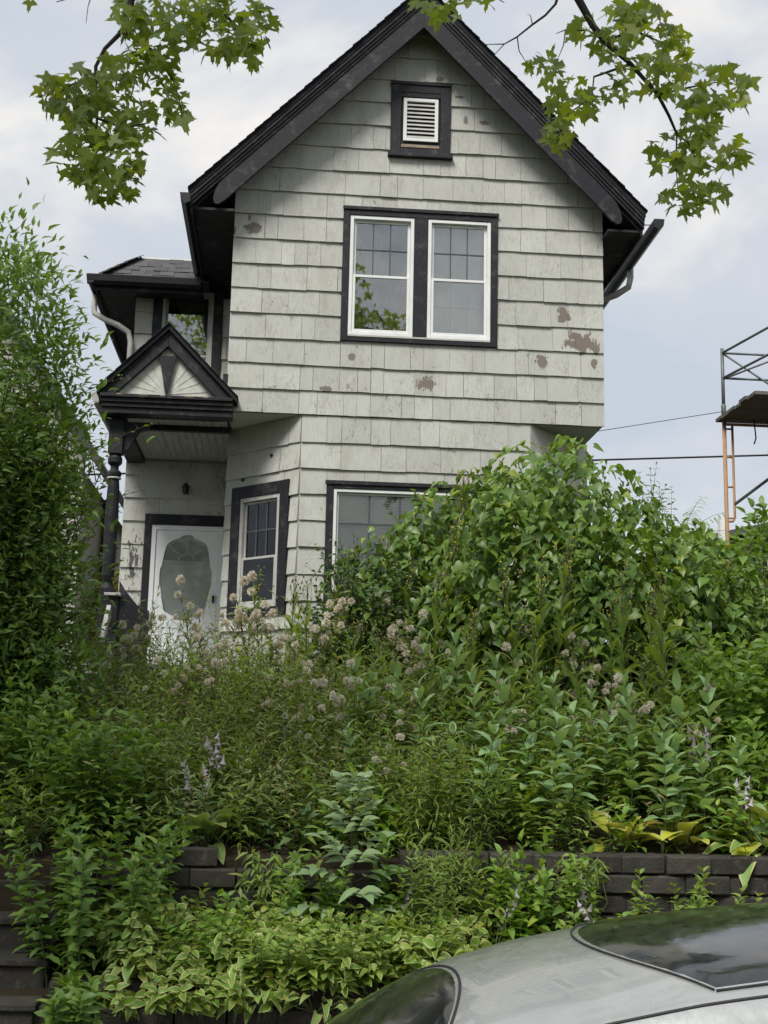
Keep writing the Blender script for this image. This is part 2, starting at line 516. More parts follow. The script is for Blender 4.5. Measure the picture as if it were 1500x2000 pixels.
leaf_mat('dry', (0.2, 0.125, 0.06), (0.32, 0.22, 0.12), None, 0.8, 0.2, tcol=(0.3, 0.2, 0.1))
leaf_mat('conifer', (0.17, 0.2, 0.03), (0.3, 0.3, 0.045), None, 0.6, 0.2)
simple('bark', (0.05, 0.042, 0.038), (0.025, 0.021, 0.02), 0.9, 12, 0.6)
simple('stem', (0.10, 0.13, 0.05), (0.07, 0.08, 0.035), 0.7, 8, 0)
simple('stem_dark', (0.06, 0.045, 0.03), (0.035, 0.03, 0.02), 0.8, 8, 0)
# ------------------------------------------------------------------ setting: ground, road, pavement
def ground_z(Y):
    return float(np.interp(Y, [-5.43, -3.5, -0.6, 0.5], [1.60, 2.12, 2.92, 2.95]))
prof = [(-600,-2.2),(-26,-2.2),(-6.3,-1.2),(-6.29,0.78),(-5.46,0.98),(-5.44,1.60),(-4.5,1.86),(-3.5,2.12),(-2,2.53),(-0.6,2.92),(0.5,2.95),(8,2.95),(40,2.6),(900,2.0)]
xs = [-600,-60,-20,-10,-6,-4,-2,0,2,4,6,10,20,60,600]
mb = MB()
v = [(x, y, z+(0.03*math.sin(x*2.1+y*3) if -6 < y < 6 else 0)) for (y, z) in prof for x in xs]
nx = len(xs)
f = [(j*nx+i, j*nx+i+1, (j+1)*nx+i+1, (j+1)*nx+i) for j in range(len(prof)-1) for i in range(nx-1)]
mb.add(v, f)
tag(mb.build('ground', MAT['soil']), kind='structure')
# the street climbs to the right
SL = math.tan(R(3.4))
def road_z(x): return (x-1.5)*SL
def sloped(name, y0, y1, ztop, zbot, mat, x0=-40, x1=40):
    m = MB()
    m.hexa([(x0,y0,road_z(x0)+zbot),(x1,y0,road_z(x1)+zbot),(x1,y1,road_z(x1)+zbot),(x0,y1,road_z(x0)+zbot)],
           [(x0,y0,road_z(x0)+ztop),(x1,y0,road_z(x1)+ztop),(x1,y1,road_z(x1)+ztop),(x0,y1,road_z(x0)+ztop)])
    return tag(m.build(name, mat), kind='structure')
sloped('road', -12.7, -7.92, 0.0, -3.0, MAT['asphalt'])
sloped('kerb', -7.91, -7.75, 0.13, -3.0, MAT['concrete'])
sloped('pavement', -7.74, -6.62, 0.135, -3.0, MAT['concrete'])
sloped('bank', -40.0, -12.85, 0.15, -3.0, MAT['lawn'])
sloped('far_kerb', -12.84, -12.71, 0.13, -3.0, MAT['concrete'])

# ------------------------------------------------------------------ terraced block wall
def block_mesh(w, h, d, seed):
    r_ = random.Random(seed)
    m = MB()
    nxs = 5
    front = []
    for j, z in enumerate((0, 0.12*h, 0.88*h, h)):
        row = []
        for i in range(nxs):
            x = w*i/(nxs-1)
            off = 0.0 if j in (0, 3) or i in (0, nxs-1) else -0.016-0.014*r_.random()
            ex = 0.004*(r_.random()-.5)
            row.append((x+(0.004 if i == 0 else -0.004 if i == nxs-1 else 0), off+(0.012 if j in (0, 3) else 0.0), z+ex*(1 if j in (1, 2) else 0)))
        front.append(row)
    v = [p for row in front for p in row]
    f = [(j*nxs+i, j*nxs+i+1, (j+1)*nxs+i+1, (j+1)*nxs+i) for j in range(3) for i in range(nxs-1)]
    b = len(v)
    v += [(0.004, d, 0), (w-0.004, d, 0), (w-0.004, d, h), (0.004, d, h)]
    f += [tuple(3*nxs+i for i in range(nxs))+(b+2, b+3), tuple(i for i in range(nxs-1, -1, -1))+(b, b+1),
          (b+1, b, b+3, b+2), (0, nxs, 2*nxs, 3*nxs, b+3, b), (nxs-1, b+1, b+2, 4*nxs-1, 3*nxs-1, 2*nxs-1)]
    m.add(v, f)
    return m.mesh('block', MAT['block'])
BH, BW = 0.147, 0.34
BLK = [block_mesh(BW, BH-0.004, 0.28, s) for s in range(6)]
CAPM = [block_mesh(BW, BH*0.72, 0.31, 20+s) for s in range(3)]
def block_wall(name, label, x0, x1, y, ztop, ncourse, skip=None):
    w = thing(name, label, 'retaining wall', ((x0+x1)/2, y, ztop-ncourse*BH))
    for k in range(ncourse):
        z = ztop-(k+1)*BH
        off = (BW/2 if k % 2 else 0)+0.03*math.sin(k*2.3)
        n = int((x1-x0)/BW)+1
        for i in range(n):
            x = x0-off+i*BW
            if skip and skip(x, k): continue
            o = bpy.data.objects.new('block', random.choice(BLK))
            COL.objects.link(o)
            o.parent = w
            o.matrix_parent_inverse = BASE[w.name].inverted()
            o.location = (x+random.uniform(-.006, .006), y-0.012*(ncourse-k)*0.6+random.uniform(-.02, .02)+0.02, z+random.uniform(-.0015, .0015))
            o.rotation_euler = (random.uniform(-.02, .02), 0, random.uniform(-.035, .035))
    return w
# upper terrace: higher block on the left, its top steps down towards the middle, continues right
block_wall('block_wall', 'dark concrete block retaining wall behind the variegated bed', -1.45, 5.2, -5.5, 1.70, 7,
           skip=lambda x, k: k == 0 and (-0.5 < x < 0.9 or x < -0.95))
block_wall('low_block_wall', 'low dark block wall below the variegated bed at the pavement', -1.45, 5.2, -6.42, 0.90, 8)
# steps on the left
for k, (yy, zz_) in enumerate([(-5.05, 1.64), (-5.42, 1.44), (-5.80, 1.22), (-6.18, 1.0), (-6.54, 0.78), (-6.9, 0.56)]):
    m = MB()
    m.box(-3.3, -1.52, yy, yy+0.40 if k else yy+0.7, zz_-0.6, zz_-0.055)
    m.box(-3.32, -1.50, yy-0.03, yy+0.395 if k else yy+0.7, zz_-0.05, zz_)
    o = m.build('stone_step', MAT['block'], None, bevel=0.012)
    tag(o, ['weathered stone landing at the top of the garden steps'][0] if k == 0 else
        'dark stone garden step, %s from the top, at the left edge' % ORD[k], 'step', 'garden steps at the left edge')
m = MB()
m.box(-3.3, -1.50, -4.33, 2.2, 1.0, 1.63)
m.hexa([(-3.2,-4.32,1.2),(-1.6,-4.32,1.2),(-1.6,-.8,1.4),(-3.2,-.8,1.4)], [(-3.2,-4.32,1.90),(-1.6,-4.32,1.90),(-1.6,-.8,2.93),(-3.2,-.8,2.93)])
tag(m.build('path', MAT['block']), kind='structure')

# ------------------------------------------------------------------ house
XL, XR, XA = -0.80, 3.93, 1.53
ZS = 6.535                           # underside of the overhanging upper floor
SLOPE = 1.03
ZRIDGE = 12.20                       # top of roof above the rake boards
CZ0, CH = 9.129, 0.328               # a course line and the course height
house = thing('house', 'two storey gabled house in peeling pale green shingles with black trim', 'house', (1.565, 3.0, 2.9))
def wallM(p0, p1):
    """local x along wall, y inwards, z up (world z)"""
    d = Vector((p1[0]-p0[0], p1[1]-p0[1], 0)).normalized()
    n = Vector((-d.y, d.x, 0))
    Mx = Matrix.Identity(4)
    for i in range(3):
        Mx[i][0], Mx[i][1], Mx[i][2] = d[i], n[i], (0, 0, 1)[i]
    Mx[0][3], Mx[1][3] = p0[0], p0[1]
    return Mx
def clip(poly, a, b, c):
    out = []
    for i in range(len(poly)):
        p, q = poly[i], poly[(i+1) % len(poly)]
        dp, dq = a*p[0]+b*p[1]-c, a*q[0]+b*q[1]-c
        if dp <= 0: out.append(p)
        if dp*dq < 0:
            s = dp/(dp-dq)
            out.append((p[0]+s*(q[0]-p[0]), p[1]+s*(q[1]-p[1])))
    return out
SHN = [0]
def shingles(parent, Mw, u0, u1, zbots, holes=(), clips=(), avg=0.27, ztop=None, zlow=None, proud=1.0):
    for zb0 in zbots:
        zt0 = zb0+CH
        wav = random.uniform(0, 6)
        cuts = [u0]
        while cuts[-1] < u1-0.08:
            cuts.append(min(u1, cuts[-1]+avg*random.choice((0.55, 0.75, 0.95, 1.1, 1.3, 1.5))))
        if u1-cuts[-1] > 0: cuts[-1] = u1
        for (h0, h1, hz0, hz1) in holes:
            if hz1 > zb0+.02 and hz0 < zt0-.02:
                cuts = [c for c in cuts if abs(c-h0) > 0.05 and abs(c-h1) > 0.05 or c in (u0, u1)]+[c for c in (h0, h1) if u0 < c < u1]
        cuts = sorted(set(cuts))
        for a, b in zip(cuts[:-1], cuts[1:]):
            if b-a < 0.02: continue
            mid = (a+b)/2
            z0, z1 = zb0+0.004*math.sin(mid*1.7+wav)+random.uniform(-.004, .004), zt0+0.02
            if zlow is not None: z0 = max(z0, zlow)
            if ztop is not None: z1 = min(z1, ztop)
            skip = False
            for (h0, h1, hz0, hz1) in holes:
                if h0 < mid < h1 and hz1 > z0+.01 and hz0 < z1-.01:
                    if hz0 <= z0+.03 and hz1 >= z1-.05: skip = True
                    elif hz1 < z1-.05 and hz0 <= z0+.03: z0 = hz1
                    else: z1 = hz0
            if skip or z1-z0 < 0.03: continue
            g = random.choice((.0012, .0016, .002, .0034))
            tilt = random.uniform(-.003, .003)
            poly = [(a+g, z0+tilt), ((a+b)/2, z0+random.uniform(-.003, .003)), (b-g, z0-tilt), (b-g, z1), (a+g, z1)]
            for c in clips: poly = clip(poly, *c)
            if len(poly) < 3: continue
            ar = abs(sum(poly[i][0]*poly[(i+1) % len(poly)][1]-poly[(i+1) % len(poly)][0]*poly[i][1] for i in range(len(poly))))/2
            if ar < 0.004: continue
            th = proud*random.uniform(.85, 1.2)
            cup = random.uniform(0, .004)
            m = MB(Mw)
            n = len(poly)
            fr = [(u, -(0.005+th*0.024*max(0.0, 1-(z-zb0)/CH)+cup*(1 if abs(u-mid) > .03 else 0)), z) for u, z in poly]
            bk = [(u, -0.002, z) for u, z in poly]
            m.add(fr+bk, [tuple(range(n)), tuple(range(2*n-1, n-1, -1))]+[(i, n+i, n+(i+1) % n, (i+1) % n) for i in range(n)])
            m.build('shingle', MAT['siding'], parent, local=True)
            SHN[0] += 1

# upper front wall and the bay below, one shingled face
MF = wallM((0, 0), (1, 0))
WIN = (0.575, 2.565, 7.50, 9.285)            # opening of the upper double window with its trim
BWIN = (0.465, 2.665, 3.95, 5.69)            # bay front window
VENT = (1.15, 1.935, 10.06, 11.06)
ZW = ZRIDGE-0.25
m = MB()
hx0, hx1, hz0, hz1 = WIN
m.box(XL, XR, 0, .14, ZS+.009, hz0)
m.box(XL, hx0, 0, .14, hz0, hz1)
m.box(hx1, XR, 0, .14, hz0, hz1)
zl, zr = ZW-SLOPE*(XA-XL), ZW-SLOPE*(XR-XA)
m.prism([(XL, hz1), (XR, hz1), (XR, max(zr, hz1+.02)), (XA, ZW), (XL, max(zl, hz1+.02))], 0, .14)
front = m.build('front_wall', MAT['siding'], house)
cl = [(-SLOPE, 1, ZW-SLOPE*XA-.002), (SLOPE, 1, ZW+SLOPE*XA-.002)]
zb = [CZ0+CH*k for k in range(8, -8, -1)]
shingles(front, MF, XL-.012, XR+.012, zb, [WIN, VENT], cl, 0.30)
shingles(front, MF, XL-.012, XR+.012, [CZ0-CH*8], [], [], 0.30, zlow=ZS-.005)
# underside of the overhang
m = MB(); m.box(XL+.02, XR-.02, 0.02, 1.6, ZS-.012, ZS+.008)
m.build('overhang_soffit', MAT['siding'], house)
# bay: front face and two angled faces
BXL, BXR, BD = 0.134, 2.997, 0.93
m = MB()
b0, b1, bz0, bz1 = BWIN
m.box(BXL, BXR, 0.001, .14, 2.6, bz0); m.box(BXL, b0, 0.001, .14, bz0, bz1); m.box(b1, BXR, 0.001, .14, bz0, bz1)
m.box(BXL, BXR, 0.001, .14, bz1, ZS-.014)
bay = m.build('bay_wall', MAT['siding'], house)
shingles(bay, MF, BXL, BXR, [CZ0-CH*k for k in range(9, 17)], [BWIN], [], 0.33, ztop=ZS-.016)
MBL = wallM((-0.80, BD), (BXL, 0.0))
LBL = math.hypot(BXL+0.80, BD)
nBL = np.array(MBL.to_3x3() @ Vector((0, -1, 0)))
def on_bay(x, y):
    p = at_plane(x, y, (BXL, 0, 0), nBL)
    q = MBL.inverted() @ Vector(p)
    return q.x, q.z
(lu0, lz1), (lu1, _) = on_bay(458, 955), on_bay(569, 939)
(_, lz0) = on_bay(480, 1205)
LWIN = (lu0, lu1, lz0, lz1)
m = MB(MBL)
m.box(0, LBL, 0.001, .12, 2.6, lz0); m.box(0, lu0, 0.001, .12, lz0, lz1); m.box(lu1, LBL, 0.001, .12, lz0, lz1); m.box(0, LBL, 0.001, .12, lz1, ZS-.014)
bl = m.build('bay_left_wall', MAT['siding'], house)
shingles(bl, MBL, 0.0, LBL, [CZ0-CH*k for k in range(8, 17)], [LWIN], [], 0.40, ztop=ZS-.016)
MBR = wallM((BXR, 0.0), (3.93, BD))
m = MB(MBR); m.box(0, LBL, 0.001, .12, 2.6, ZS-.014)
brw = m.build('bay_right_wall', MAT['siding'], house)
shingles(brw, MBR, 0.0, LBL, [CZ0-CH*k for k in range(8, 11)], [], [], 0.42, ztop=ZS-.016, proud=.5)
# rest of the body
m = MB()
m.box(XL+.001, XL+.15, .141, 2.39, ZS+.01, 9.3); m.box(XL+.001, XL+.15, BD+.05, 9, 2.6, ZS-.015)
m.box(XR-.15, XR-.001, .141, 9, ZS+.01, 9.3); m.box(XR-.15, XR-.001, BD+.05, 9, 2.6, ZS-.015)
m.box(XL, XR, 9, 9.15, 2.6, 9.3)
m.box(XL+.151, XL+.3, 2.4, 9, ZS+.01, 9.3)
m.prism([(XL, 9.31), (XR, 9.31), (XA, 11.7)], 9, 9.15)
m.build('side_wall', MAT['siding'], house)
m = MB(); m.box(XL+.32, XR-.2, 2.0, 2.05, 2.7, 9.25); m.box(XL+.32, XR-.2, .15, 2.0, 6.6, 6.62); m.box(XL+.32, XR-.2, .15, 2.0, 2.7, 2.72)
m.build('interior', MAT['dark_room'], house)

# ---- roof
def slope_pt(x, y, dz=0.0): return (x, y, ZRIDGE-SLOPE*abs(x-XA)+dz)
EXL, EXR = -1.36, 4.40
roof = None
m = MB()
for ex in (EXL, EXR):
    lo = [slope_pt(ex, -.42, -.05), slope_pt(XA, -.42, -.05), slope_pt(XA, 9.4, -.05), slope_pt(ex, 9.4, -.05)]
    hi = [slope_pt(ex, -.42, .03), slope_pt(XA, -.42, .03), slope_pt(XA, 9.4, .03), slope_pt(ex, 9.4, .03)]
    if ex > XA: lo, hi = [lo[i] for i in (1, 0, 3, 2)], [hi[i] for i in (1, 0, 3, 2)]
    m.hexa(lo, hi)
roof = m.build('roof', MAT['roof_dark'], house)
# overlapping shingle courses whose ends make the roof edge uneven
m = MB()
for s in (-1, 1):
    run = (XA-EXL) if s < 0 else (EXR-XA)
    n = 29
    for k in range(n):
        d0, d1 = run*k/n, run*(k+1.25)/n
        yf = -.44-random.uniform(0, .02)
        q = []
        for d, up_ in ((d1, .052), (d0, .034)):
            q.append((XA+s*min(d, run+.02), ZRIDGE-SLOPE*min(d, run+.02)+up_))
        a, b = q
        lo = [(a[0], yf, a[1]-.016), (b[0], yf, b[1]-.004), (b[0], 9.41, b[1]-.004), (a[0], 9.41, a[1]-.016)]
        hi = [(a[0], yf, a[1]+random.uniform(0, .006)), (b[0], yf, b[1]+.004), (b[0], 9.41, b[1]+.004), (a[0], 9.41, a[1])]
        m.hexa(lo, hi)
tag(m.build('roof_course', MAT['roof_dark'], roof, local=True), kind='stuff')
# rake boards: crown moulding above a broad board with a rounded foot
for s in (-1, 1):
    ex = EXL if s < 0 else EXR
    def rp(d, dz): return (XA+s*d, ZRIDGE-SLOPE*d+dz)
    run = abs(ex-XA)
    m = MB()
    for (a, b, y0) in ((-.052, -.10, -.41), (-.10, -.15, -.392), (-.15, -.20, -.375)):
        m.prism([rp(0, a), rp(run-.01, a), rp(run-.01, b), rp(0, b)] if s > 0 else [rp(0, b), rp(run-.01, b), rp(run-.01, a), rp(0, a)], y0, -.30)
    crown = m.build('crown_moulding', MAT['black'], house)
    # broad board; foot rounded
    foot = []
    L_ = run-.42
    for k in range(7):
        an = PI*k/6
        foot.append((L_+.13*math.sin(an), -.365+.163*math.cos(an)))
    pts = [rp(0, -.202)]+[rp(d, z) for d, z in foot]+[rp(0, -.528)]
    if s < 0: pts = pts[::-1]
    m = MB(); m.prism(pts, -.362, -.315)
    m.build('rake_board', MAT['black'], house, bevel=.004)
    # sloping soffit between board and wall
    m = MB()
    m.prism([rp(0, -.215), rp(run-.05, -.215), rp(run-.05, -.25), rp(0, -.25)] if s > 0 else [rp(0, -.25), rp(run-.05, -.25), rp(run-.05, -.215), rp(0, -.215)], -.314, -.004)
    m.build('rake_soffit', MAT['black'], house)
# side eaves
def eave(x_wall, x_out, y0, y1, z):
    m = MB(); a, b = sorted((x_wall, x_out))
    m.box(a, b, y0, y1, z, z+.03)
    return m.build('eave_soffit', MAT['black'], house)
ZE = 9.03
eave(XL-.005, EXL+.04, -.30, 2.6, ZE); eave(XR+.005, EXR-.04, -.30, 9.2, ZE)
m = MB(); m.box(EXL+.02, EXL+.045, -.34, 2.6, ZE-.06, ZE+.2); m.build('fascia', MAT['black'], house)
m = MB(); m.box(EXR-.045, EXR-.02, -.34, 9.2, ZE-.06, ZE+.2); m.build('fascia', MAT['black'], house)
def gutter(x0, y0, x1, y1, z, outx, outy, name='gutter', dz1=0.0, size=.12, mat='black_metal'):
    """open trough between two points; out = direction away from the wall"""
    pr = [(0, .11), (0, 0), (.06, -.03), (size, .02), (size+.012, .11), (size+.004, .112), (size-.006, .03), (.055, -.018), (.008, .008), (.008, .11)]
    m = MB()
    lo = [(x0+outx*a, y0+outy*a, z+b) for a, b in pr]
    hi = [(x1+outx*a, y1+outy*a, z+b+dz1) for a, b in pr]
    n = len(pr)
    m.add(lo+hi, [(i, n+i, n+(i+1) % n, (i+1) % n) for i in range(n)])
    # end plates
    for q in (lo, hi):
        m.add([q[i] for i in (0, 1, 2, 3, 4)], [(0, 1, 2, 3, 4)])
    return m.build(name, MAT[mat], house)
gutter(EXL+.018, -.42, EXL+.018, 2.4, ZE+.05, -1, 0)
g2 = gutter(EXR+.11, -.42, EXR+.11, 3.4, ZE+.04, 1, 0, dz1=-.03)
m = MB()
for k in range(4):
    m.bar((EXR-.03, -.2+k*1.0, ZE+.15), (EXR+.22, -.2+k*1.0, ZE+.165), .02, .008)
m.build('gutter_hanger', MAT['grey_metal'], g2, local=True)
m = MB()
m.tube([(EXR+.17, .95, ZE+.04), (EXR+.17, .95, ZE-.12), (EXR+.15, .98, ZE-.24), (EXR+.0, 1.06, ZE-.33), (EXR-.25, 1.2, ZE-.40), (XR+.10, 1.35, ZE-.46), (XR+.06, 1.4, ZE-.6), (XR+.06, 1.4, 3.0)],
       .045, 10)
m.build('downspout', MAT['grey_metal'], house, smooth=True)

# ---- windows
def frame_boxes(m, x0, x1, z0, z1, w, y0, y1, mi=0, wb=None):
    wb = w if wb is None else wb
    m.box(x0, x0+w, y0, y1, z0, z1, mi); m.box(x1-w, x1, y0, y1, z0, z1, mi)
    m.box(x0+w, x1-w, y0, y1, z1-w, z1, mi); m.box(x0+w, x1-w, y0, y1, z0, z0+wb, mi)
def sash(win, Mw, x0, x1, z0, z1, y, cols, rows, rail=.035, fmat='white_vinyl', mmat='muntin_dark', mw=.014, glass='glass', out=False):
    m = MB(Mw); frame_boxes(m, x0, x1, z0, z1, rail, y, y+.03)
    m.build('sash', MAT[fmat], win, bevel=.004, local=True)
    m = MB(Mw); m.box(x0+rail, x1-rail, y+.012, y+.016, z0+rail, z1-rail)
    m.build('pane', MAT[glass], win, local=True)
    if cols > 1 or rows > 1:
        m = MB(Mw)
        a, b, c, d = x0+rail, x1-rail, z0+rail, z1-rail
        if out: y = y-.016
        for i in range(1, cols): x = a+(b-a)*i/cols; m.box(x-mw/2, x+mw/2, y+.018, y+.026, c, d)
        for i in range(1, rows): z = c+(d-c)*i/rows; m.box(a, b, y+.0185, y+.0255, z-mw/2, z+mw/2)
        m.build('muntin', MAT[mmat], win, local=True)
def make_blind(win, Mw, x0, x1, z0, z1, y, mat='blind'):
    m = MB(Mw)
    n = int((z1-z0)/.028)
    for k in range(n):
        z = z0+(z1-z0)*k/n
        m.hexa([(x0, y-.005, z), (x1, y-.005, z), (x1, y+.002, z+.024), (x0, y+.002, z+.024)],
               [(x0, y-.003, z), (x1, y-.003, z), (x1, y+.004, z+.024), (x0, y+.004, z+.024)])
    m.box(x0, x1, y+.03, y+.032, z0, z1)
    m.build('blind', MAT[mat], win, local=True)
def make_curtain(win, Mw, x0, x1, z0, z1, y, mat='curtain', n=26):
    m = MB(Mw)
    v, f = [], []
    for i in range(n+1):
        x = x0+(x1-x0)*i/n
        for z in (z0, z1):
            v.append((x, y+.02*math.sin(i*1.35)+.008*math.sin(i*3.1), z))
    for i in range(n): f.append((2*i, 2*i+2, 2*i+3, 2*i+1))
    m.add(v, f)
    m.build('curtain', MAT[mat], win, local=True)
def win_part(label=None):
    w = bpy.data.objects.new('window', None); COL.objects.link(w); w.parent = house
    w.matrix_parent_inverse = BASE[house.name].inverted()
    if label: w['label'] = label
    return w

# upper double window
w = win_part('upper double window in a wide black surround')
x0, x1, z0, z1 = WIN
m = MB(MF)
m.box(x0, x0+.085, -.045, .03, z0, z1); m.box(x1-.085, x1, -.045, .03, z0, z1)
m.box(x0+.085, x1-.085, -.045, .03, z1-.105, z1); m.box(x0-.012, x1+.012, -.062, -.046, z1-.035, z1+.012)
m.box(x0+.085, x1-.085, -.044, .03, z0, z0+.055)
XM = (at(821, 540, 0)[0])
m.box(XM-.085, XM+.085, -.043, .03, z0+.056, z1-.106)
m.build('trim', MAT['black'], w, bevel=.005, local=True)
m = MB(MF); m.box(x0+.09, x1-.09, -.05, .02, z0+.057, z0+.082)
m.build('sill', MAT['old_white'], w, bevel=.003, local=True)
for (a, b, kind) in ((x0+.09, XM-.09, 0), (XM+.09, x1-.09, 1)):
    zz0, zz1 = z0+.084, z1-.108
    m = MB(MF); frame_boxes(m, a, b, zz0, zz1, .045, -.035, .06)
    m.build('frame', MAT['white_vinyl'], w, bevel=.005, local=True)
    zm = zz0+(zz1-zz0)*.49
    sash(w, MF, a+.046, b-.046, zm-.02, zz1-.046, .012, 3, 2, out=True, mw=.013)
    sash(w, MF, a+.046, b-.046, zz0+.046, zm+.022, -.022, 3 if kind else 1, 2 if kind else 1, mw=.008)
    if kind == 0:
        make_curtain(w, MF, a+.05, b-.3, zz0, zz1, .16)
        make_curtain(w, MF, b-.33, b-.02, zz0, zm, .19)
    else:
        make_curtain(w, MF, a+.04, b-.04, zz0, zz1, .14, 'blind', 9)
        m = MB(MF); m.bar((b-.10, .05, zz0+.05), (b-.045, .05, zz0+.36), .008, .008); m.build('stick', MAT['old_white'], w, local=True)
# bay front window
w = win_part('wide bay window behind the vines')
x0, x1, z0, z1 = BWIN
m = MB(MF)
frame_boxes(m, x0, x1, z0, z1, .085, -.042, .03); m.box(x0-.02, x1+.02, -.06, -.043, z1-.04, z1+.012)
m.build('trim', MAT['black'], w, bevel=.005, local=True)
m = MB(MF); frame_boxes(m, x0+.088, x1-.088, z0+.088, z1-.088, .04, -.03, .06); m.build('frame', MAT['white_vinyl'], w, bevel=.005, local=True)
sash(w, MF, x0+.13, x1-.13, z0+.13, z1-.13, .01, 5, 4, .025, mw=.02, glass='glass_low', out=True)
make_blind(w, MF, x0+.15, x1-.15, z0+.15, z1-.15, .09)
# bay left window
w = win_part('narrow window in the angled side of the bay')
x0, x1, z0, z1 = LWIN
m = MB(MBL); frame_boxes(m, x0, x1, z0, z1, .15, -.045, .03, wb=.10)
m.box(x1-.1, x1+.0, -.05, -.046, z0, z1)
m.build('trim', MAT['black'], w, bevel=.005, local=True)
a, b, zz0, zz1 = x0+.152, x1-.152, z0+.102, z1-.152
m = MB(MBL); frame_boxes(m, a, b, zz0, zz1, .055, -.03, .06); m.build('frame', MAT['old_white'], w, bevel=.005, local=True)
zm = zz0+(zz1-zz0)*.44
sash(w, MBL, a+.056, b-.056, zm-.02, zz1-.056, .012, 3, 2, .03, 'old_white', mw=.022, glass='glass_low', out=True)
sash(w, MBL, a+.056, b-.056, zz0+.056, zm+.02, -.02, 1, 1, .03, 'old_white', glass='glass_low')
make_blind(w, MBL, a+.06, b-.06, zm-.02, zz1, .085)
# attic vent
vent = MB(MF)
x0, x1, z0, z1 = VENT
frame_boxes(vent, x0, x1, z0, z1, .135, -.045, .0); vent.box(x0+.136, x1-.136, -.012, 0, z0+.136, z1-.136)
vent.box(x0+.135, x1-.135, -.04, -.013, z1-.20, z1-.137); vent.box(x0-.03, x1+.03, -.085, -.0, z0-.05, z0-.001); vent.box(x0-.012, x1+.012, -.06, -.046, z1-.03, z1+.01)
vo = vent.build('attic_vent', MAT['black'], house, bevel=.005)
m = MB(MF); lx0, lx1, lz_0, lz_1 = x0+.165, x1-.165, z0+.185, z1-.215
frame_boxes(m, lx0, lx1, lz_0, lz_1, .045, -.042, -.013)
m.build('louvre_frame', MAT['white_vinyl'], vo, bevel=.003, local=True)
for k in range(9):
    z = lz_0+.05+(lz_1-lz_0-.10)*k/9
    m = MB(MF)
    m.hexa([(lx0+.046, -.036, z), (lx1-.046, -.036, z), (lx1-.046, -.014, z+.034), (lx0+.046, -.014, z+.034)],
           [(lx0+.046, -.036, z+.006), (lx1-.046, -.036, z+.006), (lx1-.046, -.014, z+.040), (lx0+.046, -.014, z+.040)])
    m.build('slat', MAT['old_white'], vo, local=True)
m = MB(MF); m.box(x0+.14, x1-.15, -.052, -.0455, z0+.09, z0+.128); m.build('bare_strip', MAT['bare_wood'], vo, local=True)

# ---- wing set back on the left, with the entry below
YW = 2.4
WXL = -2.29
ME = wallM((0, YW), (1, YW))
WW = (at(300, 600, YW)[0], at(436, 600, YW)[0], 7.30, at(360, 560, YW)[2]+.05)
DW = (at(279, 1100, YW)[0], -.802, 3.38, at(350, 1006, YW)[2])
m = MB()
m.box(WXL, WW[0], YW, YW+.14, 6.6, 8.85); m.box(WW[0], WW[1], YW, YW+.14, 6.6, WW[2]); m.box(WW[1], XL+.15, YW, YW+.14, 6.6, 8.85)
m.box(WW[0], WW[1], YW, YW+.14, WW[3], max(8.85, WW[3]+.02))
m.box(WXL, DW[0], YW, YW+.14, 2.7, 6.59); m.box(DW[0], XL+.15, YW, YW+.14, DW[3], 6.59)
m.box(WXL, WXL+.12, YW+.141, 6.5, 2.7, 8.84)
ew = m.build('entry_wall', MAT['siding'], house)
shingles(ew, ME, WXL, XL-.01, [CZ0-CH*k+.12 for k in range(1, 7)], [WW], [], .34, ztop=8.80)
shingles(ew, ME, WXL, XL-.01, [CZ0-CH*k+.02 for k in range(8, 18)], [DW], [], .9, ztop=6.40)
w = win_part('small dark upper window of the set-back wing')
x0, x1, z0, z1 = WW
m = MB(ME); frame_boxes(m, x0, x1, z0, z1, .13, -.05, .03); m.build('trim', MAT['black'], w, bevel=.005, local=True)
m = MB(ME); frame_boxes(m, x0+.132, x1-.132, z0+.132, z1-.132, .05, -.035, .06); m.build('frame', MAT['old_white'], w, bevel=.004, local=True)
sash(w, ME, x0+.183, x1-.183, 7.95, z1-.183, .015, 1, 1, .03, 'old_white'); sash(w, ME, x0+.183, x1-.183, z0+.183, 7.98, -.02, 1, 1, .03, 'old_white')
m = MB(ME); m.box(x0, x1, .5, .52, z0, z1); m.build('interior', MAT['dark_room'], w, local=True)
make_curtain(w, ME, x0+.35, x1-.2, z0, z1, .25)
# wing roof: low hip with tab shingles
EZ, WEX = 8.93, -2.82
WEY = YW-.42
m = MB()
H = .50
m.add([(WEX, WEY, EZ), (-1.25, WEY, EZ), (-1.25, 6.5, EZ), (WEX, 6.5, EZ), (WEX+H, WEY+H, EZ+H), (-1.2, WEY+H, EZ+H), (-1.2, 6.5-H, EZ+H), (WEX+H, 6.5-H, EZ+H)],
      [(3,2,1,0),(4,5,6,7),(0,1,5,4),(1,2,6,5),(2,3,7,6),(3,0,4,7)])
wr_ = m.build('wing_roof', MAT['roof'], house)
nrm = Vector((0, -1, 1)).normalized()
for k in range(5):
    for i in range(9):
        a = WEX-.02+i*.2+(.1 if k % 2 else 0)
        s0, s1 = k*H/5, (k+1.0)*H/5
        lo_x = max(a, WEX+s0); hi_x = min(a+.2-.008*random.random(), -1.24)
        if hi_x-lo_x < .03: continue
        th = random.choice((.012, .014, .022, .026))
        pts = []
        for (xx, s) in ((lo_x, s0-.012), (hi_x, s0-.012), (hi_x, s1), (max(lo_x, WEX+s1), s1)):
            pts.append(Vector((xx, WEY+s, EZ+s)))
        m = MB(); m.hexa([p+nrm*.003 for p in pts], [pts[0]+nrm*th, pts[1]+nrm*th, pts[2]+nrm*(th*.5+.006), pts[3]+nrm*(th*.5+.006)])
        m.build('roof_shingle', MAT['roof'], wr_, local=True)
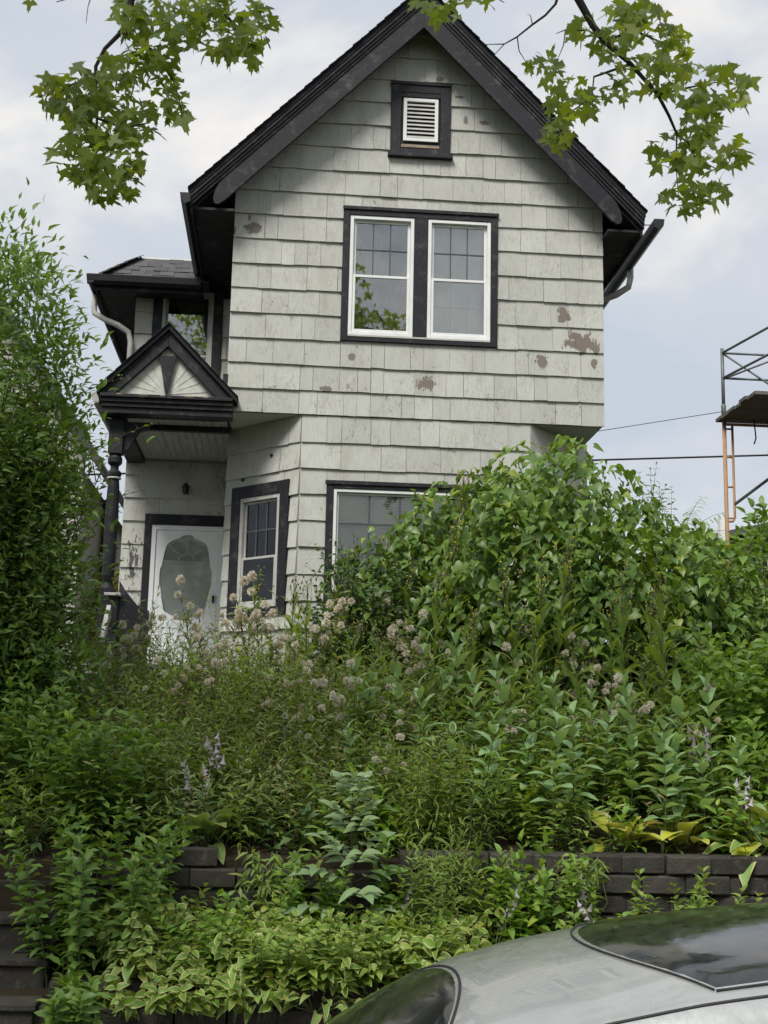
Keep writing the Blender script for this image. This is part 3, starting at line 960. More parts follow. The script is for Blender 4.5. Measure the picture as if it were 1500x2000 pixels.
for k in range(5):      # hip caps
    s0, s1 = k*H/5, (k+1.15)*H/5
    m = MB(); d = Vector((.09, -.09, 0))
    a, b = Vector((WEX+s0, WEY+s0, EZ+s0+.03)), Vector((WEX+s1, WEY+s1, EZ+s1+.015))
    m.hexa([a-d, a+d, b+d, b-d], [a-d+Vector((0, 0, .012)), a+d+Vector((0, 0, .012)), b+d+Vector((0, 0, .008)), b-d+Vector((0, 0, .008))])
    m.build('hip_cap', MAT['roof'], wr_, local=True)
m = MB(); m.box(WEX+H+.03, -1.2, WEY+H-.015, WEY+H+.01, EZ+H-.005, EZ+H+.028); m.build('flashing', MAT['white_vinyl'], wr_, local=True)
m = MB(); m.box(WEX+H-.05, -1.2, WEY+H+.10, 6.0, EZ+H, EZ+H+.05); m.build('roof_deck', MAT['roof'], wr_, local=True)
m = MB()
m.box(WEX+.02, -1.32, WEY+.02, YW-.004, EZ-.13, EZ-.10); m.box(WEX+.02, WXL-.003, YW-.003, 6.3, EZ-.129, EZ-.101)
m.build('wing_soffit', MAT['black'], house)
m = MB(); m.box(WEX+.0, -1.32, WEY-.0, WEY+.019, EZ-.18, EZ-.005); m.box(WEX, WEX+.019, WEY+.02, 6.3, EZ-.179, EZ-.006); m.build('wing_fascia', MAT['black'], house)
gutter(WEX-.1, WEY-.003, -1.34, WEY-.003, EZ-.10, 0, -1, size=.10)
gutter(WEX-.003, WEY-.1, WEX-.003, 6.0, EZ-.10, -1, 0, size=.10)
m = MB()
m.tube([(WEX-.05, WEY+.35, EZ-.1), (WEX-.05, WEY+.35, EZ-.30), (WEX-.03, WEY+.33, EZ-.42), (WEX+.12, WEY+.28, EZ-.52), (WEX+.32, YW-.14, EZ-.60), (WXL-.07, YW-.10, EZ-.68), (WXL-.03, YW-.09, EZ-.82), (WXL-.03, YW-.09, 6.9)], .042, 10)
m.build('downspout', MAT['old_white'], house, smooth=True)

# ---- porch
PXA, PZA, PYF = -1.535, 7.53, -.12
PXL, PXR, PZE = -2.36, -.665, 6.68
PS = (PZA-PZE)/(PXA-PXL)
def pr_(x, dz): return (x, PZA-PS*abs(x-PXA)+dz)
m = MB()
for ex in (PXL, PXR):
    lo = [(ex, PZA-PS*abs(ex-PXA)-.05), (PXA, PZA-.05)]; hi = [(ex, PZA-PS*abs(ex-PXA)+.02), (PXA, PZA+.02)]
    pl = [lo[0], lo[1], hi[1], hi[0]]
    if ex > PXA: pl = pl[::-1]
    m.prism(pl, PYF-.10, YW-.002)
proof = m.build('porch_roof', MAT['roof_dark'], house)
m = MB()
for s in (-1, 1):
    run = PXA-PXL if s < 0 else PXR-PXA
    for k in range(7):
        d0, d1 = run*k/7, run*(k+1.2)/7
        a = (PXA+s*min(d1, run+.01), PZA-PS*min(d1, run+.01)+.04); b = (PXA+s*d0, PZA-PS*d0+.024)
        yf = PYF-.115-random.uniform(0, .012)
        m.hexa([(a[0], yf, a[1]-.016), (b[0], yf, b[1]-.003), (b[0], YW-.004, b[1]-.003), (a[0], YW-.004, a[1]-.016)],
               [(a[0], yf, a[1]), (b[0], yf, b[1]+.004), (b[0], YW-.004, b[1]+.004), (a[0], YW-.004, a[1])])
tag(m.build('roof_course', MAT['roof_dark'], proof, local=True), kind='stuff')
PB = 6.66                      # foot of the pediment triangle
def pbx(z, off): return (PZA-z-off)/PS
for s in (-1, 1):              # rake boards of the pediment
    run = (PXA-PXL if s < 0 else PXR-PXA)-.01
    pl = [(PXA, PZA-.052), (PXA+s*run, PZA-PS*run-.052), (PXA+s*run, PZA-PS*run-.12), (PXA+s*(run-.16), PB+.001), (PXA, PZA-.25)]
    pl = [(PXA, PZA-.052), (PXA+s*run, PZA-PS*run-.052), (PXA+s*(run-.02), PB-.02), (PXA+s*pbx(PB-.02, .25), PB-.02), (PXA, PZA-.25)]
    if s > 0: pl = pl[::-1]
    m = MB(); m.prism(pl, PYF-.05, PYF+.02); m.build('pediment_board', MAT['black'], house, bevel=.004)
m = MB(); w2 = pbx(PB, .23)
m.prism([(PXA-w2, PB), (PXA+w2, PB), (PXA, PZA-.22)], PYF+.025, PYF+.05)
ped = m.build('pediment_panel', MAT['sunburst'], house)
w3 = pbx(PB+.03, .26)
for k in range(11):            # rays of the sunburst, carved proud
    an = PI*(k+.5)/11
    an2 = PI*(k+1.36)/11
    an1 = PI*(k+.64)/11-.02
    poly = [(PXA, PB+.02)]
    for a in (an1-.06, an1+.19):
        d = Vector((math.cos(a), math.sin(a)))
        # ray to the triangle edge
        tt = (PZA-.26-PB-.02)/(d.y+PS*abs(d.x))
        poly.append((PXA+d.x*tt, PB+.02+d.y*tt))
    m = MB(); m.prism(poly, PYF+.019, PYF+.0245); m.build('ray', MAT['sunburst'], ped, local=True)
m = MB(); m.prism([(PXA-.016, PB+.03), (PXA+.016, PB+.03), (PXA+.105, PB+.50), (PXA-.105, PB+.50)], PYF-.03, PYF+.005); m.build('wedge', MAT['black'], ped, local=True)
m = MB()
for (a, b, y) in ((6.60, 6.641, .10), (6.545, 6.598, .07), (6.49, 6.543, .045), (6.415, 6.488, .02)):
    m.box(PXL+.07-y*.3, XL-.0+.08, PYF-y, PYF+.28 if a > 6.5 else PYF+.15, a, b)
m.build('entablature', MAT['black'], house, bevel=.004)
m = MB()
for k, xx in enumerate((-2.12, -1.85, -1.60, -1.3, -1.08)):
    m.box(xx, xx+.06+.05*(k % 2), PYF-.104, PYF-.098, 6.625, 6.642)
m.build('bare_strip', MAT['bare_wood'], house)
for k in range(13):            # ceiling boards
    xx = -2.03+k*.0955
    m = MB(); m.box(xx, xx+.0905, .17, YW-.02, 6.432+random.uniform(-.002, .002), 6.45); m.build('plank', MAT['porch_ceiling'], proof, local=True)
m = MB(); m.box(-2.03, XL, .16, YW-.02, 6.452, 6.47); m.build('ceiling_back', MAT['black'], proof, local=True)
m = MB(); m.box(-2.03, XL+.05, .42, .50, 6.36, 6.4305); m.build('porch_beam', MAT['black'], house)
m = MB(); m.box(-2.27, -2.031, .05, YW-.005, 6.36, 6.60); m.build('porch_beam', MAT['black'], house)
gutter(PXL+.02, PYF+.0, PXL+.02, YW-.1, PZE-.13, -1, 0, size=.08, mat='old_white')
m = MB(); m.box(XL-.06, XL+.0, -.03, .0, 6.52, 7.0); m.build('corner_board', MAT['black'], house)
# turned post with bracket
px_ = -2.13; py_ = .10
m = MB()
m.box(px_-.085, px_+.085, py_-.085, py_+.085, 5.95, 6.37)
m.lathe([(.06, 5.66), (.085, 5.68), (.09, 5.72), (.05, 5.76), (.05, 5.80), (.088, 5.84), (.088, 5.90), (.06, 5.949)], px_, py_)
m.lathe([(.085, 4.30), (.055, 4.36), (.075, 4.45), (.082, 5.2), (.072, 5.55), (.06, 5.659)], px_, py_)
m.box(px_-.085, px_+.085, py_-.085, py_+.085, 3.38, 4.299)
post = m.build('porch_post', MAT['black'], house, bevel=.003)
m = MB(); m.lathe([(.086, 5.64), (.088, 5.65), (.086, 5.66)], px_, py_); m.build('worn_ring', MAT['old_white'], post, local=True)
m = MB(); m.prism([(px_+.086, 6.36), (px_+.42, 6.36), (px_+.40, 6.28), (px_+.28, 6.24), (px_+.2, 6.12), (px_+.15, 6.02), (px_+.086, 6.0)][::-1], py_-.03, py_+.03)
m.build('bracket', MAT['black'], house)
# porch floor, steps, rails
m = MB(); m.box(-2.42, XL-.01, -.25, YW-.003, 3.24, 3.38); m.box(-2.38, XL-.02, -.2, YW-.01, 2.7, 3.239); m.build('porch_floor', MAT['old_white'], house)
for k in range(3):
    m = MB(); m.box(-2.05, -1.0, -.55-.28*k, -.26-.28*k+.001, 2.4, 3.24-.17*(k+1)+.06); m.build('porch_step', MAT['old_white'], house)
nz_ = at(222, 1165, -.3)
m = MB(); m.box(nz_[0]-.06, nz_[0]+.06, -.36, -.24, 3.0, nz_[2]); m.build('newel_post', MAT['black'], house, bevel=.006)
m = MB(); m.box(nz_[0]-.10, nz_[0]+.09, -.40, -.20, nz_[2]+.001, nz_[2]+.035); m.build('newel_cap', MAT['old_white'], house, bevel=.006)
m = MB(); a = at(213, 1190, -.45); b = at(196, 1262, -1.1)
m.bar(a, b, .05, .12); m.build('handrail', MAT['old_white'], house, bevel=.006)
m = MB()
a = (nz_[0]+.06, -.3); m.box(a[0], a[0]+.36, -.33, -.27, 3.38, 4.0); m.prism([(a[0], 4.0), (a[0]+.36, 4.0), (a[0]+.22, 4.06), (a[0]+.08, 4.22), (a[0], 4.34)][::-1] if False else [(a[0], 4.001), (a[0]+.36, 4.001), (a[0]+.22, 4.06), (a[0]+.08, 4.22), (a[0], 4.34)], -.32, -.28)
m.build('railing_panel', MAT['black'], house)
# ---- entry door
door = bpy.data.objects.new('door', None); COL.objects.link(door); door.parent = house
door.matrix_parent_inverse = BASE[house.name].inverted()
door['label'] = 'white storm door with scalloped oval glass before a panelled door'
dx0 = at(293, 1100, YW)[0]; dx1 = at(437, 1040, YW)[0]; dzt = at(350, 1027, YW)[2]
m = MB(ME); m.box(DW[0], dx0-.002, -.045, .03, 3.38, DW[3]); m.box(dx0-.001, -.806, -.045, .03, dzt+.002, DW[3])
m.build('trim', MAT['black'], door, bevel=.004, local=True)
m = MB(ME); frame_boxes(m, dx0, dx1, 3.40, dzt, .065, -.03, .08); m.build('frame', MAT['door_white'], door, bevel=.004, local=True)
sx0, sx1, sz0, sz1 = dx0+.068, dx1-.068, 3.44, dzt-.068
# storm panel with a scalloped opening
cx, cz = (sx0+sx1)/2, sz1-.66
aw, ah = (sx1-sx0)/2-.07, .60
N = 96
inner, outer = [], []
for k in range(N):
    an = 2*PI*k/N
    c_, s_ = math.cos(an), math.sin(an)
    rr = 1/((abs(c_)**3.2+abs(s_)**3.2)**(1/3.2))
    sc = 1-.055*abs(math.sin(an*4))*(1 if abs(math.sin(2*an)) > .45 else .15)-.05*(abs(math.sin(2*an))**2)
    inner.append((cx+aw*rr*sc*c_, cz+ah*rr*sc*s_))
    t1 = min((sx1-cx)/abs(c_) if abs(c_) > 1e-6 else 9, ((sz1-cz) if s_ > 0 else (cz-sz0))/abs(s_) if abs(s_) > 1e-6 else 9)
    outer.append((cx+t1*c_, cz+t1*s_))
# make sure the corners of the panel are present
for (qx, qz) in ((sx0, sz0), (sx1, sz0), (sx0, sz1), (sx1, sz1)):
    i = min(range(N), key=lambda k: (outer[k][0]-qx)**2+(outer[k][1]-qz)**2)
    outer[i] = (qx, qz)
m = MB(ME)
v = [(x, -.012, z) for x, z in outer]+[(x, -.012, z) for x, z in inner]+[(x, .02, z) for x, z in inner]+[(x, .02, z) for x, z in outer]
f = []
for k in range(N):
    j = (k+1) % N
    f += [(k, j, N+j, N+k), (N+k, N+j, 2*N+j, 2*N+k), (2*N+k, 2*N+j, 3*N+j, 3*N+k)]
m.add(v, f); st = m.build('storm_panel', MAT['door_white'], door, local=True)
m = MB(ME); m.box(sx0+.05, sx1-.05, .004, .008, cz-ah-.03, cz+ah+.03); m.build('pane', MAT['storm_glass'], door, local=True)
m = MB(ME); m.box(sx0+.06, sx1-.06, -.02, -.0125, sz0+.08, sz0+.10); m.box(sx0+.05, sx1-.05, -.018, -.0125, cz-ah-.10, cz-ah-.088); m.build('moulding', MAT['door_white'], door, local=True)
m = MB(ME); m.box(sx1-.05, sx1-.02, -.05, -.013, 4.42, 4.52); m.build('handle', MAT['black_metal'], door, local=True)
# inner door with fanlight
ME_front = ME
ME = ME @ Matrix.Translation((0, -.055, 0))
m = MB(ME); m.box(sx0-.0, sx1+.0, .0995+.0005, .14, 3.40, sz1); idr = m.build('inner_door', MAT['door_white'], door, local=True)
fz, fr_ = sz1-.42, .34
m = MB(ME); pts = [(cx+fr_*math.cos(PI*k/18), fz+fr_*.85*math.sin(PI*k/18)) for k in range(19)]
m.prism(pts, .094, .099); m.build('fanlight', MAT['dark_room'], idr if False else door, local=True)
m = MB(ME)
for k in range(18):
    a0, a1 = PI*k/18, PI*(k+1)/18
    for (r0, r1) in ((fr_, fr_+.035), (.10, .125)):
        q = [(cx+r_*math.cos(a), fz+r_*.85*math.sin(a)) for r_, a in ((r0, a0), (r1, a0), (r1, a1), (r0, a1))]
        m.prism(q, .082, .0935)
for an in (PI*.25, PI*.5, PI*.75):
    d = (math.cos(an), .85*math.sin(an)); n_ = (-d[1], d[0])
    q = [(cx+d[0]*.12+n_[0]*.009, fz+d[1]*.12+n_[1]*.009), (cx+d[0]*.12-n_[0]*.009, fz+d[1]*.12-n_[1]*.009), (cx+d[0]*fr_-n_[0]*.009, fz+d[1]*fr_-n_[1]*.009), (cx+d[0]*fr_+n_[0]*.009, fz+d[1]*fr_+n_[1]*.009)]
    m.prism(q, .083, .0934)
m.box(cx-fr_-.04, cx+fr_+.04, .082, .0935, fz-.035, fz-.001)
m.build('fanlight_bar', MAT['door_white'], door, local=True)
for (a, b, c_, d_) in ((cx-.29, cx-.06, fz-.95, fz-.14), (cx+.06, cx+.29, fz-.95, fz-.14), (cx-.29, cx-.06, 3.55, fz-1.05), (cx+.06, cx+.29, 3.55, fz-1.05)):
    m = MB(ME); frame_boxes(m, a, b, c_, d_, .022, .088, .0995); m.box(a+.05, b-.05, .092, .0995, c_+.05, d_-.05); m.build('panel', MAT['door_white'], door, local=True)
m = MB(ME); m.tube([(cx, .085, fz-.24), (cx, .0995, fz-.24)], .014, 8); m.build('peephole', MAT['black_metal'], door, local=True)
ME = ME_front
# wall lantern
lp = at(364, 958, YW)
m = MB(); lx, lz = lp[0], lp[2]
m.box(lx-.03, lx+.03, YW-.05, YW-.028, lz-.06, lz+.06); m.tube([(lx, YW-.05, lz+.03), (lx, YW-.12, lz+.05)], .012, 6)
m.lathe([(.02, lz-.075), (.04, lz-.06), (.05, lz+.02), (.055, lz+.03), (.03, lz+.06), (.008, lz+.085)], lx, YW-.12, 8)
m.build('wall_lantern', MAT['black_metal'], house)
# little dark holes in the siding
for (x_, y_) in ((476, 938), (533, 890)):
    u, z = on_bay(x_, y_)
    m = MB(MBL); m.tube([(u, -.034, z), (u, -.0, z)], .022, 10); m.build('vent_hole', MAT['black_metal'], house)
print('SHINGLES', SHN[0])
# ------------------------------------------------------------------ leaves
def leaf_template(width=.4, segs=4, fold=.12, droop=.25, tip=1.0, base=.35, wave=0.0, lobes=0, margin=0.0):
    """unit leaf along +Y, face +Z; returns verts, quads, material index per quad"""
    V, F, MI = [], [], []
    cols = 3 if not margin else 5
    for i in range(segs+1):
        t_ = i/segs
        w = width*.5*(math.sin(PI*min(1, t_**(.75 if base > .3 else 1.15))))**(.8*tip) if 0 < t_ < 1 else .012
        if lobes and i % 2 == 0 and 0 < i < segs: w *= .55
        z = -droop*t_*t_+.06*math.sin(PI*t_)
        wz = wave*math.sin(t_*9)
        if cols == 3:
            V += [(-w, t_, z+fold*w+wz), (0, t_, z), (w, t_, z+fold*w-wz)]
        else:
            k = 1-margin
            V += [(-w, t_, z+fold*w+wz), (-w*k, t_, z+fold*w*k), (0, t_, z), (w*k, t_, z+fold*w*k), (w, t_, z+fold*w-wz)]
    for i in range(segs):
        for c in range(cols-1):
            F.append((i*cols+c, i*cols+c+1, (i+1)*cols+c+1, (i+1)*cols+c))
            MI.append(1 if margin and c in (0, cols-2) else 0)
    return np.array(V), F, MI
def maple_template(seed):
    r_ = random.Random(seed)
    pts = []
    lob = [(-2.25, .42), (-1.25, .80), (0, 1.0), (1.25, .80), (2.25, .42)]
    out = [(0.0, -.02)]
    ang = []
    for (a, l) in lob:
        ang += [(a-.42, l*.62), (a-.20, l*.80), (a-.12, l*.74), (a, l), (a+.12, l*.74), (a+.20, l*.80), (a+.42, l*.62)]
    prev = -3
    for i, (a, l) in enumerate(ang):
        nxt = ang[i+1][0] if i+1 < len(ang) else 9
        if a <= prev: continue
        l2 = l*(1+.06*(r_.random()-.5))
        if i % 7 in (0, 6): l2 = .36+.1*r_.random()
        out.append((l2*math.sin(a)*.62, l2*math.cos(a)*.62))
        prev = a
    V = [(0, .02, 0)]
    cu = r_.uniform(.1, .4)
    for x, y in out:
        V.append((x, y+.0, -cu*(x*x+y*y)+.10*abs(x)))
    n = len(out)
    F = [(0, i+1, (i+1) % n+1) for i in range(n)]
    return np.array(V), F, [0]*len(F)
def heart_template(seed):
    r_ = random.Random(seed)
    out = [(0, 0), (.14, -.12), (.32, -.12), (.43, .05), (.42, .25), (.30, .5), (.14, .75), (0, 1.0), (-.14, .75), (-.30, .5), (-.42, .25), (-.43, .05), (-.32, -.12), (-.14, -.12)]
    k = r_.uniform(.85, 1.1); d = r_.uniform(.15, .4); fo = r_.uniform(.1, .3)
    V = [(0, .02, 0), (0, .45, -.04-d*.2)]
    for x, y in out:
        V.append((x*k, y, fo*abs(x)-d*y*y+.02*math.sin(9*y)))
    n = len(out)
    F = []
    for i in range(n):
        a, b = 2+i, 2+(i+1) % n
        cy_ = (out[i][1]+out[(i+1) % n][1])/2
        F.append((0 if cy_ < .2 else 1, a, b))
    F += [(0, 2+4, 1), (0, 1, 2+10)]
    return np.array(V), F, [0]*len(F)

def norm(a): return a/np.maximum(1e-9, np.linalg.norm(a, axis=-1, keepdims=True))
def rot_frames(D, Nn):
    D = norm(D)
    X = norm(np.cross(D, Nn))
    Z = np.cross(X, D)
    return np.stack([X, D, Z], axis=-1)          # columns
class Leaves:
    """placements of leaves: position, direction, normal, size, template index"""
    def __init__(self): self.p, self.d, self.n, self.s, self.k = [], [], [], [], []
    def add(self, p, d, n, s, k=0):
        self.p.append(p); self.d.append(d); self.n.append(n); self.s.append(s); self.k.append(k)
    def arrays(self):
        return np.array(self.p, float), np.array(self.d, float), np.array(self.n, float), np.array(self.s, float), np.array(self.k, int)
    def mesh(self, name, tmpl, mats, sel=None):
        p, d, n, s, k = self.arrays()
        if sel is not None: p, d, n, s, k = p[sel], d[sel], n[sel], s[sel], k[sel]
        Fm = rot_frames(d, n)
        VV, LL, TT, MM, off = [], [], [], [], 0
        for ti, (V, F, MI) in enumerate(tmpl):
            ix = np.where(k % len(tmpl) == ti)[0]
            if not len(ix): continue
            v = np.einsum('nij,vj->nvi', Fm[ix], V)*s[ix][:, None, None]+p[ix][:, None, :]
            nv = len(V)
            fl = np.array([i for f_ in F for i in f_])
            ft = np.array([len(f_) for f_ in F])
            VV.append(v.reshape(-1, 3))
            LL.append((fl[None, :]+(np.arange(len(ix))*nv)[:, None]+off).ravel())
            TT.append(np.tile(ft, len(ix))); MM.append(np.tile(np.array(MI), len(ix)))
            off += nv*len(ix)
        return fast_mesh(name, np.concatenate(VV), np.concatenate(LL), np.concatenate(TT), mats, np.concatenate(MM), True)
    def objects(self, name, meshes, parent, sel, local=True):
        p, d, n, s, k = self.arrays()
        Fm = rot_frames(d, n)
        for i in sel:
            Mx = Matrix.Identity(4)
            for r_ in range(3):
                for c in range(3): Mx[r_][c] = Fm[i][r_][c]*s[i]
                Mx[r_][3] = p[i][r_]
            o = bpy.data.objects.new(name, meshes[k[i] % len(meshes)])
            COL.objects.link(o)
            o.parent = parent
            if not local and parent.name in BASE: o.matrix_parent_inverse = BASE[parent.name].inverted()
            o.matrix_local = Mx if local else Mx
            if not local and parent.name in BASE:
                o.matrix_local = BASE[parent.name].inverted() @ Mx
                o.matrix_parent_inverse = Matrix.Identity(4)
def tmesh(name, tm, mats):
    V, F, MI = tm
    return fast_mesh(name, V, [i for f_ in F for i in f_], [len(f_) for f_ in F], mats, MI, True)

T_OV = [leaf_template(.5, 3, .25, d_) for d_ in (.1, .3, .5)]
T_LAN = [leaf_template(.24, 3, .3, d_) for d_ in (.1, .35, .6)]
T_PTD = [leaf_template(.36, 3, .3, d_, 1.4) for d_ in (.1, .3, .55)]
T_NAR = [leaf_template(.11, 2, .2, d_) for d_ in (.1, .4, .8)]
T_LOB = [leaf_template(.62, 4, .25, d_, 1.0, .35, .02, 1) for d_ in (.15, .35, .5)]
T_MILK = [leaf_template(.44, 5, .22, d_, .8, .35, .018) for d_ in (.12, .25, .4)]
T_HOS = [leaf_template(.62, 6, .35, d_, .9, .4, .03, 0, .22) for d_ in (.35, .6, .85)]
T_VAR = [leaf_template(.6, 4, .25, d_, .9, .4, .02, 0, .3) for d_ in (.2, .45, .7)]
T_MAP = [maple_template(s) for s in range(5)]
T_HRT = [heart_template(s) for s in range(5)]
def rv(): return np.array([random.gauss(0, 1), random.gauss(0, 1), random.gauss(0, 1)])

def stalk(lv, sticks, base, h, lean, nleaf, size, el=(55, 5), start=.15, phyl='alt', r0=.006, stop=1.0, curve=1.5, jit=.25, taper=.45, k0=None):
    """one stem with leaves; el = leaf angle above horizontal at top, bottom (degrees)"""
    base = np.array(base, float); lean = np.array([lean[0], lean[1], 0.0])
    wob = rv()*.02*h
    def P(t_): return base+h*(t_*np.array([0, 0, 1.0])*(1-.12*np.linalg.norm(lean)*t_)+lean*t_**curve)+wob*math.sin(PI*t_*1.5)
    sticks.append(([P(i/5) for i in range(6)], [r0*(1-.75*i/5) for i in range(6)]))
    phi = random.uniform(0, 6.28)
    cnt = nleaf
    for i in range(cnt):
        t_ = start+(stop-start)*(i+.5)/cnt
        p = P(t_)
        ax = norm(P(min(1, t_+.05))-P(t_-.05))
        if phyl == 'alt': phi += 2.4; phs = [phi]
        elif phyl == 'opp': phi += PI/2; phs = [phi, phi+PI]
        else: phi += .7; phs = [phi, phi+2.09, phi+4.19]
        for ph in phs:
            u = random.gauss(0, 1)
            e_ = R(el[1]+(el[0]-el[1])*((t_-start)/(stop-start+1e-6))**1.5+10*u)
            rad = np.array([math.cos(ph), math.sin(ph), 0.0])
            d = math.cos(e_)*rad+math.sin(e_)*ax
            n = -math.sin(e_)*rad+math.cos(e_)*ax+rv()*jit
            sz = size*(1-taper*abs(2*t_-.9))*random.uniform(.75, 1.2)
            lv.add(p, d, n, sz, random.randrange(30) if k0 is None else k0)
    return P
def sticks_mesh(name, sticks, mat, n=4):
    m = MB()
    for pts, rad in sticks: m.tube(pts, rad, n, cap=False)
    return m.mesh(name, mat, True)

# ------------------------------------------------------------------ the maple whose branches hang into the picture
maple = thing('maple_tree', 'large maple with lobed leaves on branches hanging across the top', 'tree', (-5.2, -8.4, road_z(-5.2)+.1))
YB = -6.6
def px(x, y, Y=YB): return at(x, y, Y)
m = MB()
tr_top = np.array([-4.0, -8.6, 8.6])
trunk = [(-5.2, -8.4, road_z(-5.2)-.2), (-5.18, -8.4, .6), (-5.1, -8.42, 2.5), (-4.9, -8.5, 5.0), (-4.5, -8.55, 7.0), tuple(tr_top)]
m.tube(trunk, [.42, .34, .29, .26, .23, .19], 12)
m.build('trunk', MAT['bark'], maple, smooth=True)
limbs = [
 ([tuple(tr_top), (-2.6, -7.6, 9.6), tuple(px(330, -120)), tuple(px(262, -20)), tuple(px(240, 60)), tuple(px(205, 95)), tuple(px(187, 130)), tuple(px(188, 200)), tuple(px(190, 260)), tuple(px(187, 330))],
  [.16, .10, .05, .03, .02, .016, .014, .011, .008, .004]),
 ([tuple(px(330, -120)), tuple(px(400, -20)), tuple(px(450, 40)), tuple(px(480, 95))], [.04, .02, .012, .005]),
 ([tuple(px(240, 60)), tuple(px(300, 100)), tuple(px(340, 160)), tuple(px(355, 215))], [.018, .011, .008, .004]),
 ([tuple(px(187, 150)), tuple(px(140, 165)), tuple(px(95, 195))], [.012, .007, .004]),
 ([tuple(px(188, 230)), tuple(px(240, 250)), tuple(px(290, 240))], [.01, .007, .004]),
 ([tuple(px(330, -120)), tuple(px(160, -10)), tuple(px(110, 4))], [.02, .006, .003]),
 ([tuple(px(180, -12)), tuple(px(172, 12)), tuple(px(168, 45))], [.005, .003, .002]),
 ([tuple(tr_top), (-1.5, -8.4, 10.6), (.6, -7.6, 10.4), tuple(px(1040, -230, -6.9)), tuple(px(1125, -10)), tuple(px(1158, 50)), tuple(px(1180, 80)), tuple(px(1232, 125)), tuple(px(1285, 185)), tuple(px(1306, 225)), tuple(px(1322, 262)), tuple(px(1345, 280)), tuple(px(1360, 310))],
  [.17, .13, .10, .06, .035, .030, .026, .020, .016, .013, .010, .007, .004]),
 ([tuple(px(1100, -40)), tuple(px(1085, 8)), tuple(px(1065, 30)), tuple(px(1040, 48)), tuple(px(1010, 72)), tuple(px(985, 86)), tuple(px(942, 87))], [.014, .011, .010, .009, .007, .005, .002]),
 ([tuple(px(1010, 72)), tuple(px(1014, 100)), tuple(px(1030, 125))], [.005, .004, .002]),
 ([tuple(px(985, 86)), tuple(px(972, 100)), tuple(px(962, 112))], [.004, .003, .0015]),
 ([tuple(px(1040, 48)), tuple(px(1036, 30)), tuple(px(1030, 28))], [.004, .003, .0015]),
 ([tuple(px(1180, 80)), tuple(px(1150, 60)), tuple(px(1105, 58)), tuple(px(1085, 66))], [.010, .007, .005, .002]),
 ([tuple(px(1105, 58)), tuple(px(1100, 90)), tuple(px(1088, 118))], [.005, .004, .002]),
 ([tuple(px(1232, 125)), tuple(px(1160, 150)), tuple(px(1156, 190)), tuple(px(1120, 215)), tuple(px(1095, 260))], [.012, .008, .006, .005, .003]),
 ([tuple(px(1180, 80)), tuple(px(1240, 60)), tuple(px(1310, 90))], [.014, .009, .004]),
 ([tuple(px(1285, 185)), tuple(px(1350, 170)), tuple(px(1430, 155))], [.011, .007, .003]),
 ([tuple(px(1322, 262)), tuple(px(1320, 320)), tuple(px(1325, 380))], [.007, .005, .003]),
 ([tuple(px(1360, 310)), tuple(px(1400, 330)), tuple(px(1440, 325))], [.005, .004, .002]),
 ([tuple(px(1040, -230, -6.9)), tuple(px(880, -60)), tuple(px(860, -5))], [.03, .012, .004]),
 ([tuple(px(880, -60)), tuple(px(950, -15)), tuple(px(985, 5))], [.01, .005, .003]),
]
for pts, rad in limbs:
    m = MB(); m.tube(pts, rad, 6); m.build('branch', MAT['bark'], maple, smooth=True)
# leaves in the picture: clumps along those branches
blobs = [(300,60,62,62,1),(445,50,95,58,1),(475,100,38,30,1),(270,140,92,42,1),(142,178,68,50,1),(216,232,100,52,1),(343,205,26,36,.9),(195,306,95,52,1),(205,360,62,34,1),(66,2,10,6,1),(255,20,30,30,1),(400,10,50,30,1),
         (1142,56,38,28,.6),(1246,20,60,26,.9),(1258,90,98,50,.85),(1062,136,34,30,.75),(1116,195,48,46,.8),(1092,266,26,32,.9),(1210,170,34,40,.6),(1280,164,32,26,.9),(1388,172,88,44,.85),(1372,240,40,40,.8),(1362,298,98,50,.75),(1356,380,68,34,.85),(1240,40,40,30,.8),(1330,135,30,18,.6),
         (832,8,22,14,1),(872,22,26,18,1),(900,-5,30,12,1),(962,4,14,8,1),(1000,-4,12,8,1),(855,35,16,10,1)]
lv = Leaves()
for (cx_, cy_, rx, ry, den) in blobs:
    n = max(2, int(den*rx*ry*PI/105))
    for _ in range(n):
        a, r_ = random.uniform(0, 6.28), math.sqrt(random.random())
        p = px(cx_+rx*r_*math.cos(a), cy_+ry*r_*math.sin(a), YB+random.gauss(0, .30))
        d = np.array([random.gauss(0, .7), random.gauss(-.15, .6), random.gauss(-.75, .45)])
        nn = np.array([random.gauss(0, .45), random.gauss(-.55, .5), random.gauss(.75, .35)])
        lv.add(p, d, nn, random.uniform(.12, .22), random.randrange(5))
NP = len(lv.p)
order = np.argsort([-s for s in lv.s])
MM_ = [tmesh('leaf', tm, [MAT['maple']]) for tm in T_MAP]
lv.objects('leaf', MM_, maple, list(order[:300]), local=False)
tag(link('foliage', lv.mesh('foliage', T_MAP, [MAT['maple']], np.array(order[300:])), maple), kind='stuff')
